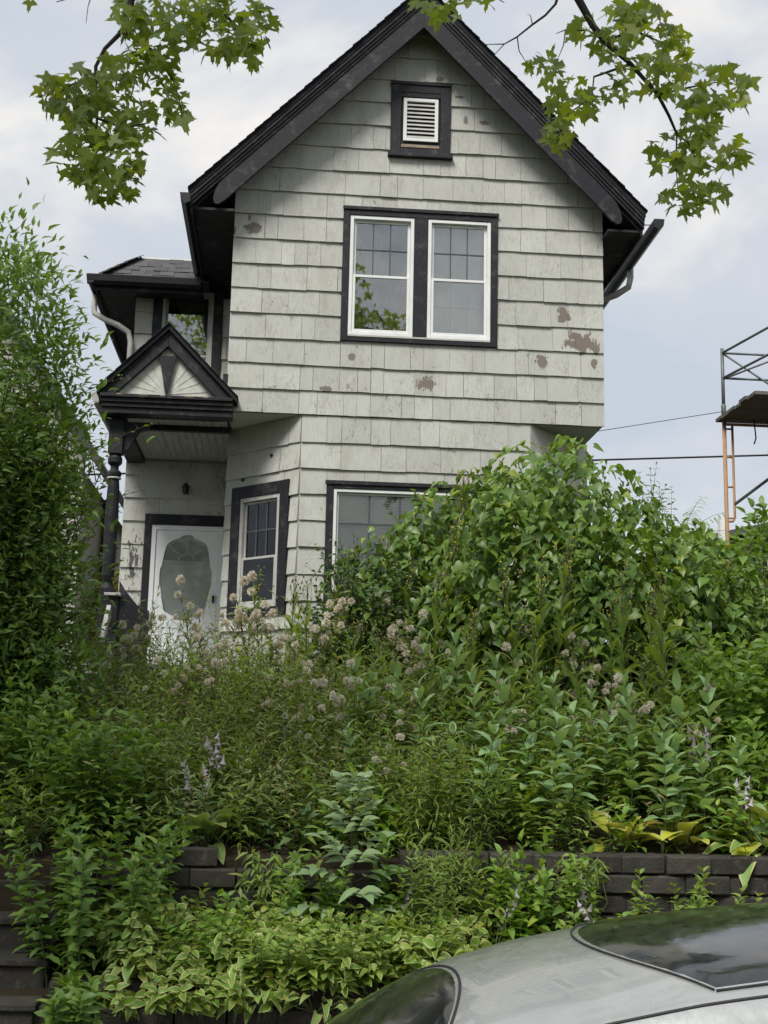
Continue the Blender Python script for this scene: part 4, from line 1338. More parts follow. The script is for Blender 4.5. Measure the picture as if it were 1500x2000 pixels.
# crown above, out of the picture, that shades the slope
lv2 = Leaves()
lumps = [(-6.0, -9.0, 11.4, 2.8), (-.1, -8.4, 11.0, 1.7), (1.3, -8.8, 10.3, 1.2), (-5.0, -12.2, 11, 2.6), (-2.9, -8.8, 12.2, 1.6)]
for (a, b, c_, r_) in lumps:
    n = int(300*r_*r_)
    for _ in range(n):
        v_ = norm(rv())*r_*random.uniform(.55, 1.0)*np.array([1, 1, .72])
        p = np.array([a, b, c_])+v_
        dd = p[1]-EYE[1]
        if dd > .5:
            qx, qy = proj(p)
            if -140 < qx < 1640 and qy > -60: continue
        lv2.add(p, np.array([random.gauss(0, .6), random.gauss(0, .6), -.6]), np.array([random.gauss(0, .5), random.gauss(0, .5), 1.0]), random.uniform(.16, .26), random.randrange(5))
tag(link('crown', lv2.mesh('crown', T_MAP, [MAT['maple']]), maple), kind='stuff')
m = MB()
for (a, b, c_, r_) in lumps:
    m.tube([tuple(tr_top), ((a+tr_top[0])/2, (b+tr_top[1])/2, (c_+tr_top[2])/2+.3), (a, b, c_)], [.14, .09, .03], 6)
m.build('limb', MAT['bark'], maple, smooth=True)

# ------------------------------------------------------------------ bushes and tall shrubs
def bush(name, label, cat, base, h, rad, nst, nleaf, size, tm, mat, el=(50, 0), phyl='alt', spread=.35, start=.2, r0=.008, group=None, mats=None, stemmat='stem_dark', twigs=0, hvar=.3, flat=1.0, taper=.45):
    t_ = thing(name, label, cat, base, 0, group)
    lv_, st = Leaves(), []
    for i in range(nst):
        a, r_ = random.uniform(0, 6.28), math.sqrt(random.random())
        bx, by = rad*.55*r_*math.cos(a), rad*.55*r_*math.sin(a)*flat
        hh = h*(1-hvar*r_*random.random()-.25*hvar*random.random())
        ln = (spread*r_*math.cos(a)+random.gauss(0, .06), (spread*r_*math.sin(a)+random.gauss(0, .06))*flat)
        Pf = stalk(lv_, st, (bx, by, 0), hh, ln, nleaf, size, el, start, phyl, r0, taper=taper)
        for _ in range(twigs):
            tt = random.uniform(.3, .95)
            a2 = random.uniform(0, 6.28)
            stalk(lv_, st, Pf(tt), h*random.uniform(.10, .2), (random.gauss(.9*math.cos(a2), .2), random.gauss(.9*math.sin(a2), .2)), max(5, nleaf//3), size*.9, el, .15, phyl, r0*.4)
    link('stem', sticks_mesh('stem', st, MAT[stemmat]), t_, local=True)
    tag(link('foliage', lv_.mesh('foliage', tm, mats or [MAT[mat]]), t_, local=True), kind='stuff')
    return t_
# tall shrub at the left edge
p = at(10, 1300, -3.2)
bush('tall_shrub', 'tall dense green shrub filling the left edge beside the porch', 'shrub', (p[0]-.62, -3.2, 2.0), 4.05, 1.45, 85, 46, .13, T_PTD, 'shrub', (45, -10), 'alt', .15, .03, .018, twigs=28, hvar=.62)
p = at(110, 1300, -3.4)
bush('arching_shrub', 'lower arching shrub leaning from the tall one towards the porch post', 'shrub', (p[0]-.58, -3.0, 2.0), 2.7, .5, 34, 36, .13, T_PTD, 'shrub', (40, -15), 'alt', .2, .05, .012, twigs=16, hvar=.6)
# leafy masses that fill the tall shrub
lv_ = Leaves()
tall = [o for o in bpy.data.objects if o.name == 'tall_shrub'][0]
for _ in range(360):
    zc = random.uniform(2.3, 7.1)
    edge = float(np.interp(zc, [2.2, 3.2, 4.6, 6.0, 6.8, 7.3], [200, 198, 172, 140, 95, 40]))
    yy = at(100, 1000, -3.2)
    q = np.array([at(edge-random.random()**1.3*330-28, 1000, -3.2)[0], -3.2+random.uniform(-.8, .6), zc])
    for _k in range(42):
        v_ = rv()*np.array([.17, .17, .15])
        lv_.add(q+v_-np.array(tall.location), norm(v_)*.7+np.array([0, -.2, .35])+rv()*.35, np.array([0, -.3, 1.0])+rv()*.5+norm(v_)*.3, random.uniform(.075, .13), random.randrange(30))
tag(link('foliage', lv_.mesh('foliage', T_PTD, [MAT['shrub']]), tall, local=True), kind='stuff')
# lower left: leafy lobed perennials
for (x_, y_, Y_, h_, r_, n_, lab) in ((215, 1660, -5.0, 1.15, .62, 34, 'bushy lobed-leaf perennial above the left end of the block wall'),
                              (175, 1930, -5.95, 1.25, .75, 36, 'bushy lobed-leaf perennial spilling over the garden steps'),
                              (40, 1600, -4.3, 1.25, .6, 26, 'dark leafy perennial behind the top landing'),
                              (110, 2040, -6.8, .5, .4, 12, 'small leafy weed growing on the lowest steps')):
    p = at(x_, y_, Y_)
    bush('leafy_perennial', lab, 'plant', (p[0], Y_, p[2]-.03 if y_ < 2000 else .5), h_, r_, n_, 15, .14, T_LOB, 'shrub', (55, 0), 'opp', .32, .15, .006, 'lobed perennials around the steps', stemmat='stem', taper=.3)
# right edge shrubs
for (x_, y_, Y_, h_, r_, n_, sz, tm, mt, lab) in (
    (1490, 1440, -2.2, 2.5, .75, 26, .10, T_PTD, 'shrub', 'upright green shrub at the right edge below the scaffold'),
    (1440, 1330, -1.2, 2.0, .7, 24, .15, T_LAN, 'dark_leaf', 'shrub with long drooping narrow leaves right of the vine mound'),
    (1460, 1560, -3.6, 1.6, .8, 30, .14, T_LOB, 'fresh', 'broad-leaved grape-like bush at the right edge of the slope'),
    (1380, 1180, .4, 2.2, .6, 18, .10, T_OV, 'fresh', 'light green bush behind the right shoulder of the vine mound')):
    p = at(x_, y_, Y_)
    bush('green_shrub', lab, 'shrub', (p[0], Y_, ground_z(Y_)-.03), p[2]*0+h_, r_, int(n_*1.5), 28, sz*1.25, tm, mt, (45, -20), 'alt', .28, .06, .010, twigs=5, hvar=.5)
# sprigs rising above the vine mound
for (x_, y_, Y_, h_, nl, lab) in ((1262, 1000, -.6, .75, 9, 'thin leafy sprig rising behind the vine mound nearest the house'), (1310, 1010, -.6, .45, 7, 'short leafy sprig on the right slope of the vine mound')):
    p = at(x_, y_, Y_)
    bush('leafy_sprig', lab, 'plant', (p[0], Y_, p[2]-.3), h_+.3, .25, 4, nl, .11, T_PTD, 'shrub', (35, -10), 'opp', .2, .3, .006)
# tree of heaven fronds
fr_t = thing('frond_sapling', 'young tree with feathery compound leaves beside the scaffold foot', 'sapling', (at(1330, 1150, -.4)[0], -.4, 2.9))
lv_, st = Leaves(), []
bx = np.array([at(1330, 1150, -.4)[0], -.4, 2.9])
for (ex, ey) in ((1372, 972), (1418, 1000), (1392, 1040), (1310, 1030), (1440, 1040), (1350, 1000)):
    a, b = at(1325, 1075, -.4), at(ex, ey, -.5+random.uniform(-.3, .3))
    mid = (a+b)/2+np.array([0, 0, .12])
    pts = [a, (a+mid)/2+np.array([0, 0, .03]), mid, (mid+b)/2+np.array([0, 0, .02]), b]
    st.append(([tuple(q-bx) for q in pts], [.006, .005, .004, .003, .002]))
    for i in range(10):
        t_ = .25+.75*i/9
        q = (1-t_)**2*a+2*t_*(1-t_)*mid+t_*t_*b
        ax = norm(b-a); sd_ = norm(np.cross(ax, np.array([0, -.5, 1.0])))
        for s_ in (-1, 1):
            lv_.add(q-bx, s_*sd_*.8+ax*.35+np.array([0, 0, -.25]), np.array([0, -.5, 1.0])+rv()*.15, .13*(1.1-.5*t_), random.randrange(30))
a = at(1325, 1075, -.4)
st.append(([(0, 0, 0), tuple((a-bx)*.5), tuple(a-bx)], [.02, .016, .008]))
link('stem', sticks_mesh('stem', st, MAT['stem']), fr_t, local=True)
tag(link('foliage', lv_.mesh('foliage', T_LAN, [MAT['fresh']]), fr_t, local=True), kind='stuff')

# ------------------------------------------------------------------ vine mound
vb = at(1110, 1300, -1.7)
vine = thing('vine_mound', 'mound of heart-leaved vine smothering a shrub before the bay window', 'vine', (vb[0], -1.7, ground_z(-1.7)))
lv = Leaves()
domes = [(1085, -1.75, 1.55, 1.15, 5.72, 1.0), (970, -1.3, .95, .7, 5.55, .8), (1270, -1.5, 1.05, .9, 5.15, .8), (1350, -2.0, .95, .9, 4.75, .7), (860, -1.3, .8, .65, 5.3, .7), (1180, -2.5, 1.1, .8, 4.75, .9), (1000, -2.2, .9, .8, 4.9, .7), (775, -1.35, .65, .55, 4.95, .6), (700, -1.3, .5, .45, 4.55, .35), (1065, -1.0, .8, .5, 5.78, .4)]
sel_front = []
for (x_, Y_, rx, ry, top, wgt) in domes:
    c = np.array([at(x_, 1100, Y_)[0], Y_, 0]); g = ground_z(Y_)-.1
    hgt = top-g
    n = int(3000*wgt*rx*ry**.5)
    for _ in range(n):
        th = random.uniform(0, 2*PI)
        u = random.random()
        ph = math.acos(1-u)*.98             # from the top down
        k_ = random.uniform(.74, 1.06)+.10*math.sin(th*3+ph*4+x_)+.05*math.sin(th*7-ph*9)
        if math.sin(th*5+ph*6.5+x_*.3)+math.sin(th*9-ph*4) > 1.15: continue
        nrm_ = np.array([math.sin(ph)*math.cos(th), math.sin(ph)*math.sin(th), max(0.0, math.cos(ph))])
        p = c+np.array([rx*nrm_[0]*k_, ry*nrm_[1]*k_, 0]); p[2] = g+hgt*(math.cos(ph)**.75)*min(k_, 1.06)
        if p[1] > -.12 and -0.9 < p[0] < 4.0: continue
        if p[1] > Y_+.45*ry and ph > .9: continue
        inner_ = k_ < .88
        d = np.array([random.gauss(0, .6), random.gauss(-.1, .4), -.85])+nrm_*.5
        nn = nrm_+np.array([0, -.2, .65])+rv()*.48
        lv.add(p, d, nn, random.choice((.06, .08, .09, .10, .11, .125, .145))*random.uniform(.9, 1.1), random.randrange(5))
        sel_front.append(k_-.3*(p[1]+2))
vst = []
for _ in range(60):                       # loose runners that break the outline
    x_, Y_, rx, ry, top, wgt = random.choice(domes)
    c = np.array([at(x_, 1100, Y_)[0], Y_, 0]); g = ground_z(Y_)-.1
    th = random.uniform(0, 6.28); ph = random.uniform(.05, 1.25)
    p = c+np.array([rx*math.sin(ph)*math.cos(th)*.93, ry*math.sin(ph)*math.sin(th)*.93, 0]); p[2] = g+(top-g)*math.cos(ph)**.75*.96
    if p[1] > -.3: continue
    l0 = len(lv.p)
    stalk(lv, vst, p, random.uniform(.12, .28), (.9*math.sin(ph)*math.cos(th)+random.gauss(0, .2), .9*math.sin(ph)*math.sin(th)-.1), random.randrange(5, 9), random.uniform(.07, .11), (20, -30), .2, 'alt', .004, 1.0, .8, .4)
    sel_front += [0.0]*(len(lv.p)-l0)
link('runner', sticks_mesh('runner', vst, MAT['stem']), vine)
MV = [tmesh('leaf', tm, [MAT['vine']]) for tm in T_HRT]
order = np.argsort(-np.array(sel_front))
lv.objects('leaf', MV, vine, list(order[:300]), local=False)
tag(link('foliage', lv.mesh('foliage', T_HRT, [MAT['vine']], np.array(order[300:])), vine), kind='stuff')
m = MB()
for k in range(26):
    x_, Y_, rx, ry, top, _w = random.choice(domes)
    c = at(x_, 1100, Y_)
    a = (c[0]+random.uniform(-.4, .4), Y_+random.uniform(-.3, .3), ground_z(Y_)-.05)
    b = (c[0]+random.uniform(-.7, .7)*rx, min(-.2, Y_+random.uniform(-.6, .5)*ry), top-random.uniform(.3, 1.0))
    m.tube([a, ((a[0]+b[0])/2+.1, (a[1]+b[1])/2, (a[2]+b[2])/2+.2), b], [.022, .015, .005], 5)
m.build('stem', MAT['stem_dark'], vine, smooth=True)
# dark rose-like bush at its left foot
p = at(740, 1180, -1.5)
bush('dark_bush', 'dark small-leaved bush under the bay window left of the vine mound', 'shrub', (p[0], -1.45, ground_z(-1.45)-.03), 2.35, .85, 58, 30, .11, T_OV, 'dark_leaf', (40, -20), 'alt', .34, .1, .008, twigs=3, hvar=.5, flat=.7)
# ------------------------------------------------------------------ weeds of the slope: templates, then single plants
def hide(o):
    for c in list(o.children): bpy.data.objects.remove(c)
    bpy.data.objects.remove(o)
def puff_mesh():
    lv_ = Leaves()
    for _k in range(170):
        d = norm(rv())
        if d[2] < -.8: d[2] = -d[2]
        lv_.add(np.zeros(3), d, rv(), random.uniform(.75, 1.1), 0)
    V = np.array([(-.045, .1, 0), (.045, .1, 0), (.09, 1, .02), (-.09, 1, -.02)])
    tm = (V, [(0, 1, 2, 3)], [0])
    return lv_.mesh('seed_head', [tm], [MAT['puff']])
def bud_mesh():
    m = MB(); m.lathe([(.02, -1.2), (.32, -.9), (.38, -.2), (.25, .2), (.12, .5)], 0, 0, 6)
    m.lathe([(.12, .5), (.45, .9), (.1, .95)], 0, 0, 7, 1)
    return m.mesh('flower_bud', [MAT['stem'], MAT['yellow_flower']], True)
def trumpet_mesh():
    m = MB(); n = 6
    prof_ = [(.05, 0), (.09, .25), (.14, .55), (.30, .85), (.46, 1.0)]
    b = 0
    for (r_, z) in prof_:
        for k in range(n*2):
            a = PI*k/n
            rr = r_*(1.0 if k % 2 else .72 if z > .8 else 1.0)
            m.v.append((rr*math.cos(a), rr*math.sin(a), z*1.0))
    nn = 2*n
    for i in range(len(prof_)-1):
        for k in range(nn):
            m.f.append((i*nn+k, i*nn+(k+1) % nn, (i+1)*nn+(k+1) % nn, (i+1)*nn+k)); m.m.append(0)
    return m.mesh('flower', [MAT['petal']], True)
PUFF = [puff_mesh() for _ in range(3)]
BUD = bud_mesh()
TRUMPET = trumpet_mesh()
def child(parent, name, me, loc, sc=1.0, rot=(0, 0, 0)):
    o = bpy.data.objects.new(name, me); COL.objects.link(o); o.parent = parent
    o.location = tuple(float(c) for c in loc); o.scale = (sc, sc, sc); o.rotation_euler = rot
    return o
def tpl(name): 
    o = bpy.data.objects.new(name, None); COL.objects.link(o); return o

def make_thistle(seed):
    random.seed(seed)
    t_ = tpl('thistle'); lv_, st = Leaves(), []
    h = 1.0
    Pf = stalk(lv_, st, (0, 0, 0), h, (random.gauss(0, .12), random.gauss(0, .1)), 24, .17, (50, 0), .06, 'alt', .007, .92)
    heads = [Pf(1.0)]
    for k in range(6):
        tt = random.uniform(.55, .95); a = random.uniform(0, 6.28)
        P2 = stalk(lv_, st, Pf(tt), random.uniform(.10, .26), (random.gauss(.7*math.cos(a), .1), random.gauss(.7*math.sin(a), .1)), 5, .085, (40, 10), .1, 'alt', .004)
        heads.append(P2(1.0))
    link('stem', sticks_mesh('stem', st, MAT['stem']), t_)
    tag(link('foliage', lv_.mesh('foliage', T_LAN, [MAT['olive']]), t_), kind='stuff')
    for hp in heads:
        for _ in range(random.choice((0, 1, 1, 2))):
            child(t_, 'seed_head', random.choice(PUFF), hp+rv()*.022, random.uniform(.028, .046), (random.uniform(-.4, .4), random.uniform(-.4, .4), random.uniform(0, 6)))
    return t_
def make_lettuce(seed):
    random.seed(seed)
    t_ = tpl('wild_lettuce'); lv_, st = Leaves(), []
    Pf = stalk(lv_, st, (0, 0, 0), 1.0, (random.gauss(0, .05), random.gauss(0, .05)), 24, .2, (68, 25), .06, 'alt', .011, .85, taper=.35)
    heads = []
    for k in range(9):
        tt = random.uniform(.78, 1.0); a = random.uniform(0, 6.28)
        P2 = stalk(lv_, st, Pf(tt), random.uniform(.08, .18), (random.gauss(.45*math.cos(a), .1), random.gauss(.45*math.sin(a), .1)), 2, .05, (40, 10), .1, 'alt', .003)
        heads += [P2(1.0), P2(.7)+rv()*.01]

    link('stem', sticks_mesh('stem', st, MAT['stem']), t_)
    tag(link('foliage', lv_.mesh('foliage', T_LAN, [MAT['weed']]), t_), kind='stuff')
    for hp in heads[:11]:
        child(t_, 'flower_bud', BUD, hp, random.uniform(.013, .021), (random.uniform(-.5, .5), random.uniform(-.5, .5), 0))
    return t_
MMK = [tmesh('leaf', tm, [MAT['milkweed']]) for tm in T_MILK]
def make_milkweed(seed, nn=9):
    random.seed(seed)
    t_ = tpl('milkweed'); lv_, st = Leaves(), []
    stalk(lv_, st, (0, 0, 0), 1.0, (random.gauss(0, .06), random.gauss(0, .06)), nn, .235, (68, 8), .22, 'opp', .009, 1.0, taper=.35, jit=.12)
    link('stem', sticks_mesh('stem', st, MAT['stem'], 5), t_)
    lv_.objects('leaf', MMK, t_, range(len(lv_.p)))
    return t_
def make_goldenrod(seed):
    random.seed(seed)
    t_ = tpl('goldenrod'); lv_, st = Leaves(), []
    for k in range(5):
        a = random.uniform(0, 6.28)
        stalk(lv_, st, (.05*math.cos(a), .05*math.sin(a), 0), random.uniform(.8, 1.05), (random.gauss(.12*math.cos(a), .05), random.gauss(.12*math.sin(a), .05)), 46, .12, (55, 0), .06, 'alt', .005, taper=.4)
    link('stem', sticks_mesh('stem', st, MAT['stem']), t_)
    tag(link('foliage', lv_.mesh('foliage', [leaf_template(.17, 2, .2, d_) for d_ in (.1, .4, .8)], [MAT['weed']]), t_), kind='stuff')
    return t_
def make_broad(seed, mat='fresh'):
    random.seed(seed)
    t_ = tpl('broadleaf_weed'); lv_, st = Leaves(), []
    for k in range(4):
        a = random.uniform(0, 6.28)
        stalk(lv_, st, (.08*math.cos(a), .08*math.sin(a), 0), random.uniform(.7, 1.05), (random.gauss(.2*math.cos(a), .08), random.gauss(.2*math.sin(a), .08)), 13, .16, (50, -5), .12, 'opp', .006, taper=.35)
    link('stem', sticks_mesh('stem', st, MAT['stem']), t_)
    tag(link('foliage', lv_.mesh('foliage', T_OV, [MAT[mat]]), t_), kind='stuff')
    return t_
MHO = {}
for key, mats in (('var', ['hosta_green', 'cream']), ('yel', ['yellow_leaf', 'cream']), ('grn', ['hosta_green', 'hosta_green'])):
    MHO[key] = [tmesh('leaf', tm, [MAT[q] for q in mats]) for tm in T_HOS]
def make_hosta(seed, key='var', n=18, flowers=2, size=.26, flat=0):
    random.seed(seed)
    t_ = tpl('hosta'); lv_, st = Leaves(), []
    for i in range(n):
        a = i*2.4+random.gauss(0, .2); e_ = R(random.uniform(15, 75) if not flat else random.uniform(5, 45))
        b = np.array([.03*math.cos(a), .03*math.sin(a), 0]); d = np.array([math.cos(a)*math.cos(e_), math.sin(a)*math.cos(e_), math.sin(e_)])
        L_ = random.uniform(.08, .2)
        st.append(([b, b+d*L_*.5, b+d*L_], [.006, .005, .004]))
        nn = np.array([-math.cos(a)*math.sin(e_), -math.sin(a)*math.sin(e_), math.cos(e_)])
        lv_.add(b+d*L_, d*.8+np.array([0, 0, -.1]), nn+rv()*.15, size*random.uniform(.7, 1.15), random.randrange(3))
    fl = []
    for k in range(flowers):
        a = random.uniform(0, 6.28); hh = random.uniform(.5, .68)
        top = np.array([.16*math.cos(a), .16*math.sin(a)-.06, hh])
        st.append(([np.zeros(3), top*.5+np.array([0, 0, .06]), top], [.006, .005, .003]))
        for i in range(6):
            a2 = random.uniform(0, 6.28); q = top*(1-.06*i); q2 = q+np.array([.035*math.cos(a2), .035*math.sin(a2), .0])
            st.append(([q, q2], [.002, .0015])); fl.append((q2, a2-PI/2))
    link('stem', sticks_mesh('stem', st, MAT['stem']), t_)
    lv_.objects('leaf', MHO[key], t_, range(len(lv_.p)))
    for p_, a in fl:
        child(t_, 'flower', TRUMPET, p_, random.uniform(.05, .068), (PI-random.uniform(.1, .6), 0, a))
    return t_

PLANTS = []        # (object, kind) for labelling
def put(template, x, Y, sc, z=None, lean=.08, sz=None):
    o = copy_tree(template)
    o.location = (x, Y, (ground_z(Y) if z is None else z)-.02)
    o.rotation_euler = (random.gauss(0, lean), random.gauss(0, lean), random.uniform(0, 6.28))
    s = sc*random.uniform(.93, 1.07)
    o.scale = (sz or s*.5+.5, sz or s*.5+.5, s)
    return o
def gx(x, y, Y): return at(x, y, Y)[0]
kinds = {}
def reg(kind, o): kinds.setdefault(kind, []).append(o)
TH = [make_thistle(s) for s in (1, 2, 3, 4)]
LT = [make_lettuce(s) for s in (5, 6, 7)]
MK = [make_milkweed(s) for s in (8, 9, 10)]
GR = [make_goldenrod(s) for s in (11, 12, 13)]
BR = [make_broad(s) for s in (14, 15)]+[make_broad(s, 'weed') for s in (16, 17)]
random.seed(77)
# thistles: picture x of the stalk, depth Y, height
for (x_, Y_, h_) in [(250,-1.9,1.25),(318,-2.2,1.2),(360,-2.6,1.1),(455,-1.6,1.3),(490,-1.3,1.45),(520,-1.5,1.5),(540,-2.0,1.25),(575,-2.4,1.15),(610,-1.5,1.35),(640,-1.9,1.3),(690,-1.4,1.4),(740,-2.1,1.25),(770,-1.8,1.45),(820,-2.3,1.2),
                    (880,-1.7,1.55),(905,-1.9,1.5),(300,-3.2,.95),(420,-3.0,1.05),(520,-3.2,1.0),(600,-3.4,.95),(655,-4.0,1.15),(690,-4.2,1.05),(720,-3.6,.9),(780,-3.3,1.05),(860,-3.0,1.2),(930,-2.8,1.2),(985,-3.2,1.1),(1035,-2.9,1.1),(1130,-3.3,1.0),(1190,-3.5,1.0),(1250,-3.9,1.05),
                    (1370,-4.3,1.15),(1095,-3.9,.85),(560,-4.1,.8),(745,-4.8,.75),(840,-4.0,.9),(1000,-4.2,.8),(200,-2.2,1.1),(395,-1.2,1.35),(1160,-2.9,1.3)]:
    reg('thistle', put(random.choice(TH), gx(x_, 1350, Y_), Y_, h_, lean=.1))
for (x_, Y_, h_) in [(655,-1.5,1.5),(700,-1.6,1.55),(735,-1.6,1.6),(770,-1.5,1.65),(795,-2.0,1.5),(860,-2.1,1.75),(890,-1.9,1.85),(930,-2.2,1.6),(965,-2.5,1.6),(1010,-2.7,1.5),(1050,-2.9,1.55),(1085,-3.0,1.75),(1125,-3.0,1.6),(1170,-3.2,1.4),(1215,-3.3,1.4),(1255,-3.2,1.35),(1290,-3.5,1.6),(1310,-3.6,1.35),
                    (480,-1.1,1.45),(560,-1.2,1.35),(600,-1.7,1.3),(835,-2.6,1.3),(905,-3.0,1.15),(990,-3.4,1.15),(1060,-3.6,1.1),(1140,-3.8,1.0),(1340,-3.8,1.3),(680,-2.3,1.2),(760,-2.7,1.15)]:
    reg('wild_lettuce', put(random.choice(LT), gx(x_, 1350, Y_), Y_, h_*(1.32 if 820 < x_ < 1330 else 1.12), lean=.06))
for k in range(26):
    Y_ = random.uniform(-4.2, -1.9); reg('wild_lettuce', put(random.choice(LT), gx(random.uniform(640, 1380), 1350, Y_), Y_, random.uniform(.95, 1.35), lean=.07))
for (x_, Y_, h_) in [(960,-5.15,1.0),(1080,-5.1,1.0),(1135,-5.0,1.05),(1290,-5.2,.95),(1330,-4.9,1.2),(1400,-4.9,1.25),(1310,-5.0,.75),(1220,-4.9,.9),(1450,-5.15,.85),(850,-4.3,1.15),(935,-4.2,1.15),(1000,-4.0,1.2),(1100,-4.1,1.15),(1040,-4.6,.95),(1170,-4.6,.95),(785,-3.9,1.1),
                    (880,-4.8,.85),(840,-3.4,1.2),(900,-3.3,1.25),(1250,-4.4,1.1),(700,-4.6,.8),(1380,-5.2,.75)]:
    reg('milkweed', put(random.choice(MK), gx(x_, 1500, Y_), Y_, h_*1.1, lean=.05))
for k in range(20):
    Y_ = random.uniform(-4.9, -2.6); reg('milkweed', put(random.choice(MK), gx(random.uniform(680, 1420), 1450, Y_), Y_, random.uniform(.9, 1.2), lean=.08))
for (x_, Y_, h_) in [(820,-5.3,.95),(870,-5.25,1.1),(905,-5.35,.95),(850,-5.2,.8),(835,-5.8,1.0),(885,-5.78,1.15),(925,-5.8,.95),(860,-5.9,.85),(1105,-5.75,.8),(930,-5.2,.8),(780,-4.9,.95),(300,-2.6,1.15),(260,-2.9,1.05),(340,-3.4,1.0),(220,-3.6,1.05),(380,-3.9,.9),(450,-3.5,.95),(510,-4.2,.75),(620,-4.5,.75),(570,-2.9,1.0),(160,-2.8,1.1),(210,-2.2,1.2),(290,-1.7,1.15),(340,-1.5,1.1),(1090,-5.1,.7),(1150,-4.3,.85)]:
    reg('goldenrod', put(random.choice(GR), gx(x_, 1500 if Y_ > -5.6 else 1780, Y_), Y_, h_, None if Y_ > -5.6 else .92, lean=.07))
for (x_, Y_, h_) in [(330,-4.6,.65),(420,-4.4,.65),(500,-2.6,1.0),(590,-3.7,.8),(650,-2.8,1.05),(700,-3.2,.95),(745,-1.2,1.35),(830,-1.5,1.45),(910,-3.7,.95),(970,-1.9,1.3),(1060,-2.4,1.25),(1120,-3.6,1.0),(1200,-4.1,.95),(1290,-4.2,.95),(1330,-3.0,1.3),(560,-1.5,1.3),(470,-4.6,.6),(810,-4.5,.75),(1010,-4.9,.7),(1060,-5.2,.55),(1230,-3.0,1.2),(1400,-3.9,1.2),(1450,-4.5,1.0),(400,-2.2,1.05),(520,-2.0,1.1),(630,-1.1,1.25),(150,-4.6,.9)]:
    reg('broadleaf_weed', put(random.choice(BR), gx(x_, 1450, Y_), Y_, h_, lean=.07))
# hostas
HV = [make_hosta(21), make_hosta(22, n=14, flowers=1)]
HY = make_hosta(23, 'yel', 14, 0, .34)
HG = make_hosta(24, 'var', 16, 2, .24, 1)
HS = [make_hosta(s, 'var', 26, 0, .135, 1) for s in (25, 26, 27)]
random.seed(5)
for (x_, y_, Y_, sc, tm, sz, lab) in [(395,1610,-5.15,1.0,HV[0],1.0,'variegated hosta with cream-edged leaves above the highest wall blocks'),
                         (455,1560,-4.6,1.2,HV[0],1.1,'flowering hosta with lilac bells below the thistles, left of centre'),
                         (390,1500,-4.0,1.2,HV[1],1.0,'hosta with one pale flower stalk below the entry door'),
                         (530,1480,-3.6,1.3,HV[1],1.0,'hosta with drooping pale bells below the narrow bay window'),
                         (1480,1575,-4.9,1.0,HY,1.15,'large yellow hosta at the right edge above the block wall'),
                         (1330,1600,-5.0,.9,HY,.9,'smaller yellow hosta left of the large yellow one'),
                         (1210,1620,-5.05,.8,HY,.8,'yellowing hosta behind the milkweeds above the wall'),
                         (1470,1660,-5.25,1.0,HV[0],.95,'cream-edged hosta at the right end of the block wall'),
                         (1370,1520,-4.5,1.35,HV[0],1.05,'hosta with many pale bells on tall stalks near the right edge'),
                         (1190,1770,-5.9,.95,HG,.9,'hosta with drooping flowers at the wall foot above the car roof'),
                         (1090,1800,-5.9,.95,HG,.9,'hosta with pink bells at the wall foot above the windscreen header'),
                         (960,1850,-5.95,.9,HG,.9,'hosta with white bells at the wall foot left of the car'),
                         (740,1830,-5.9,.9,HG,.9,'hosta with white bells beside the ash sapling')]:
    z = ground_z(Y_) if Y_ > -5.4 else .93
    o = put(tm, gx(x_, y_, Y_), Y_, sc, z, .05, sz)
    tag(o, lab, 'hosta', 'hostas of the terraces')
# variegated bed: many small clumps
def make_goutweed(seed):
    random.seed(seed)
    t_ = tpl('variegated_clump'); lv_, st = Leaves(), []
    for k in range(22):
        a, r_ = random.uniform(0, 6.28), random.random()**.5
        stalk(lv_, st, (.2*r_*math.cos(a), .15*r_*math.sin(a), 0), random.uniform(.12, .3), (random.gauss(.5*math.cos(a), .2), random.gauss(.5*math.sin(a), .2)), 5, .085, (30, -15), .4, 'opp', .003, 1.0, taper=.1, jit=.4)
    link('stem', sticks_mesh('stem', st, MAT['stem'], 3), t_)
    tag(link('foliage', lv_.mesh('foliage', T_VAR, [MAT['fresh'], MAT['cream']]), t_), kind='stuff')
    return t_
GW = [make_goutweed(s) for s in (31, 32, 33)]
random.seed(9)
bed = []
for k in range(48):
    Y_ = random.uniform(-6.62, -5.75)
    x_ = random.uniform(230, 900)
    o = put(random.choice(HS if random.random() < .3 else GW), gx(x_, 1880, Y_), Y_, random.uniform(.9, 1.35), float(np.interp(Y_, [-6.65, -6.35, -5.46], [.66, .94, 1.10])), .14, random.uniform(.85, 1.15))
    o.name = 'variegated_clump'
    bed.append(o)
kinds['variegated_clump'] = bed
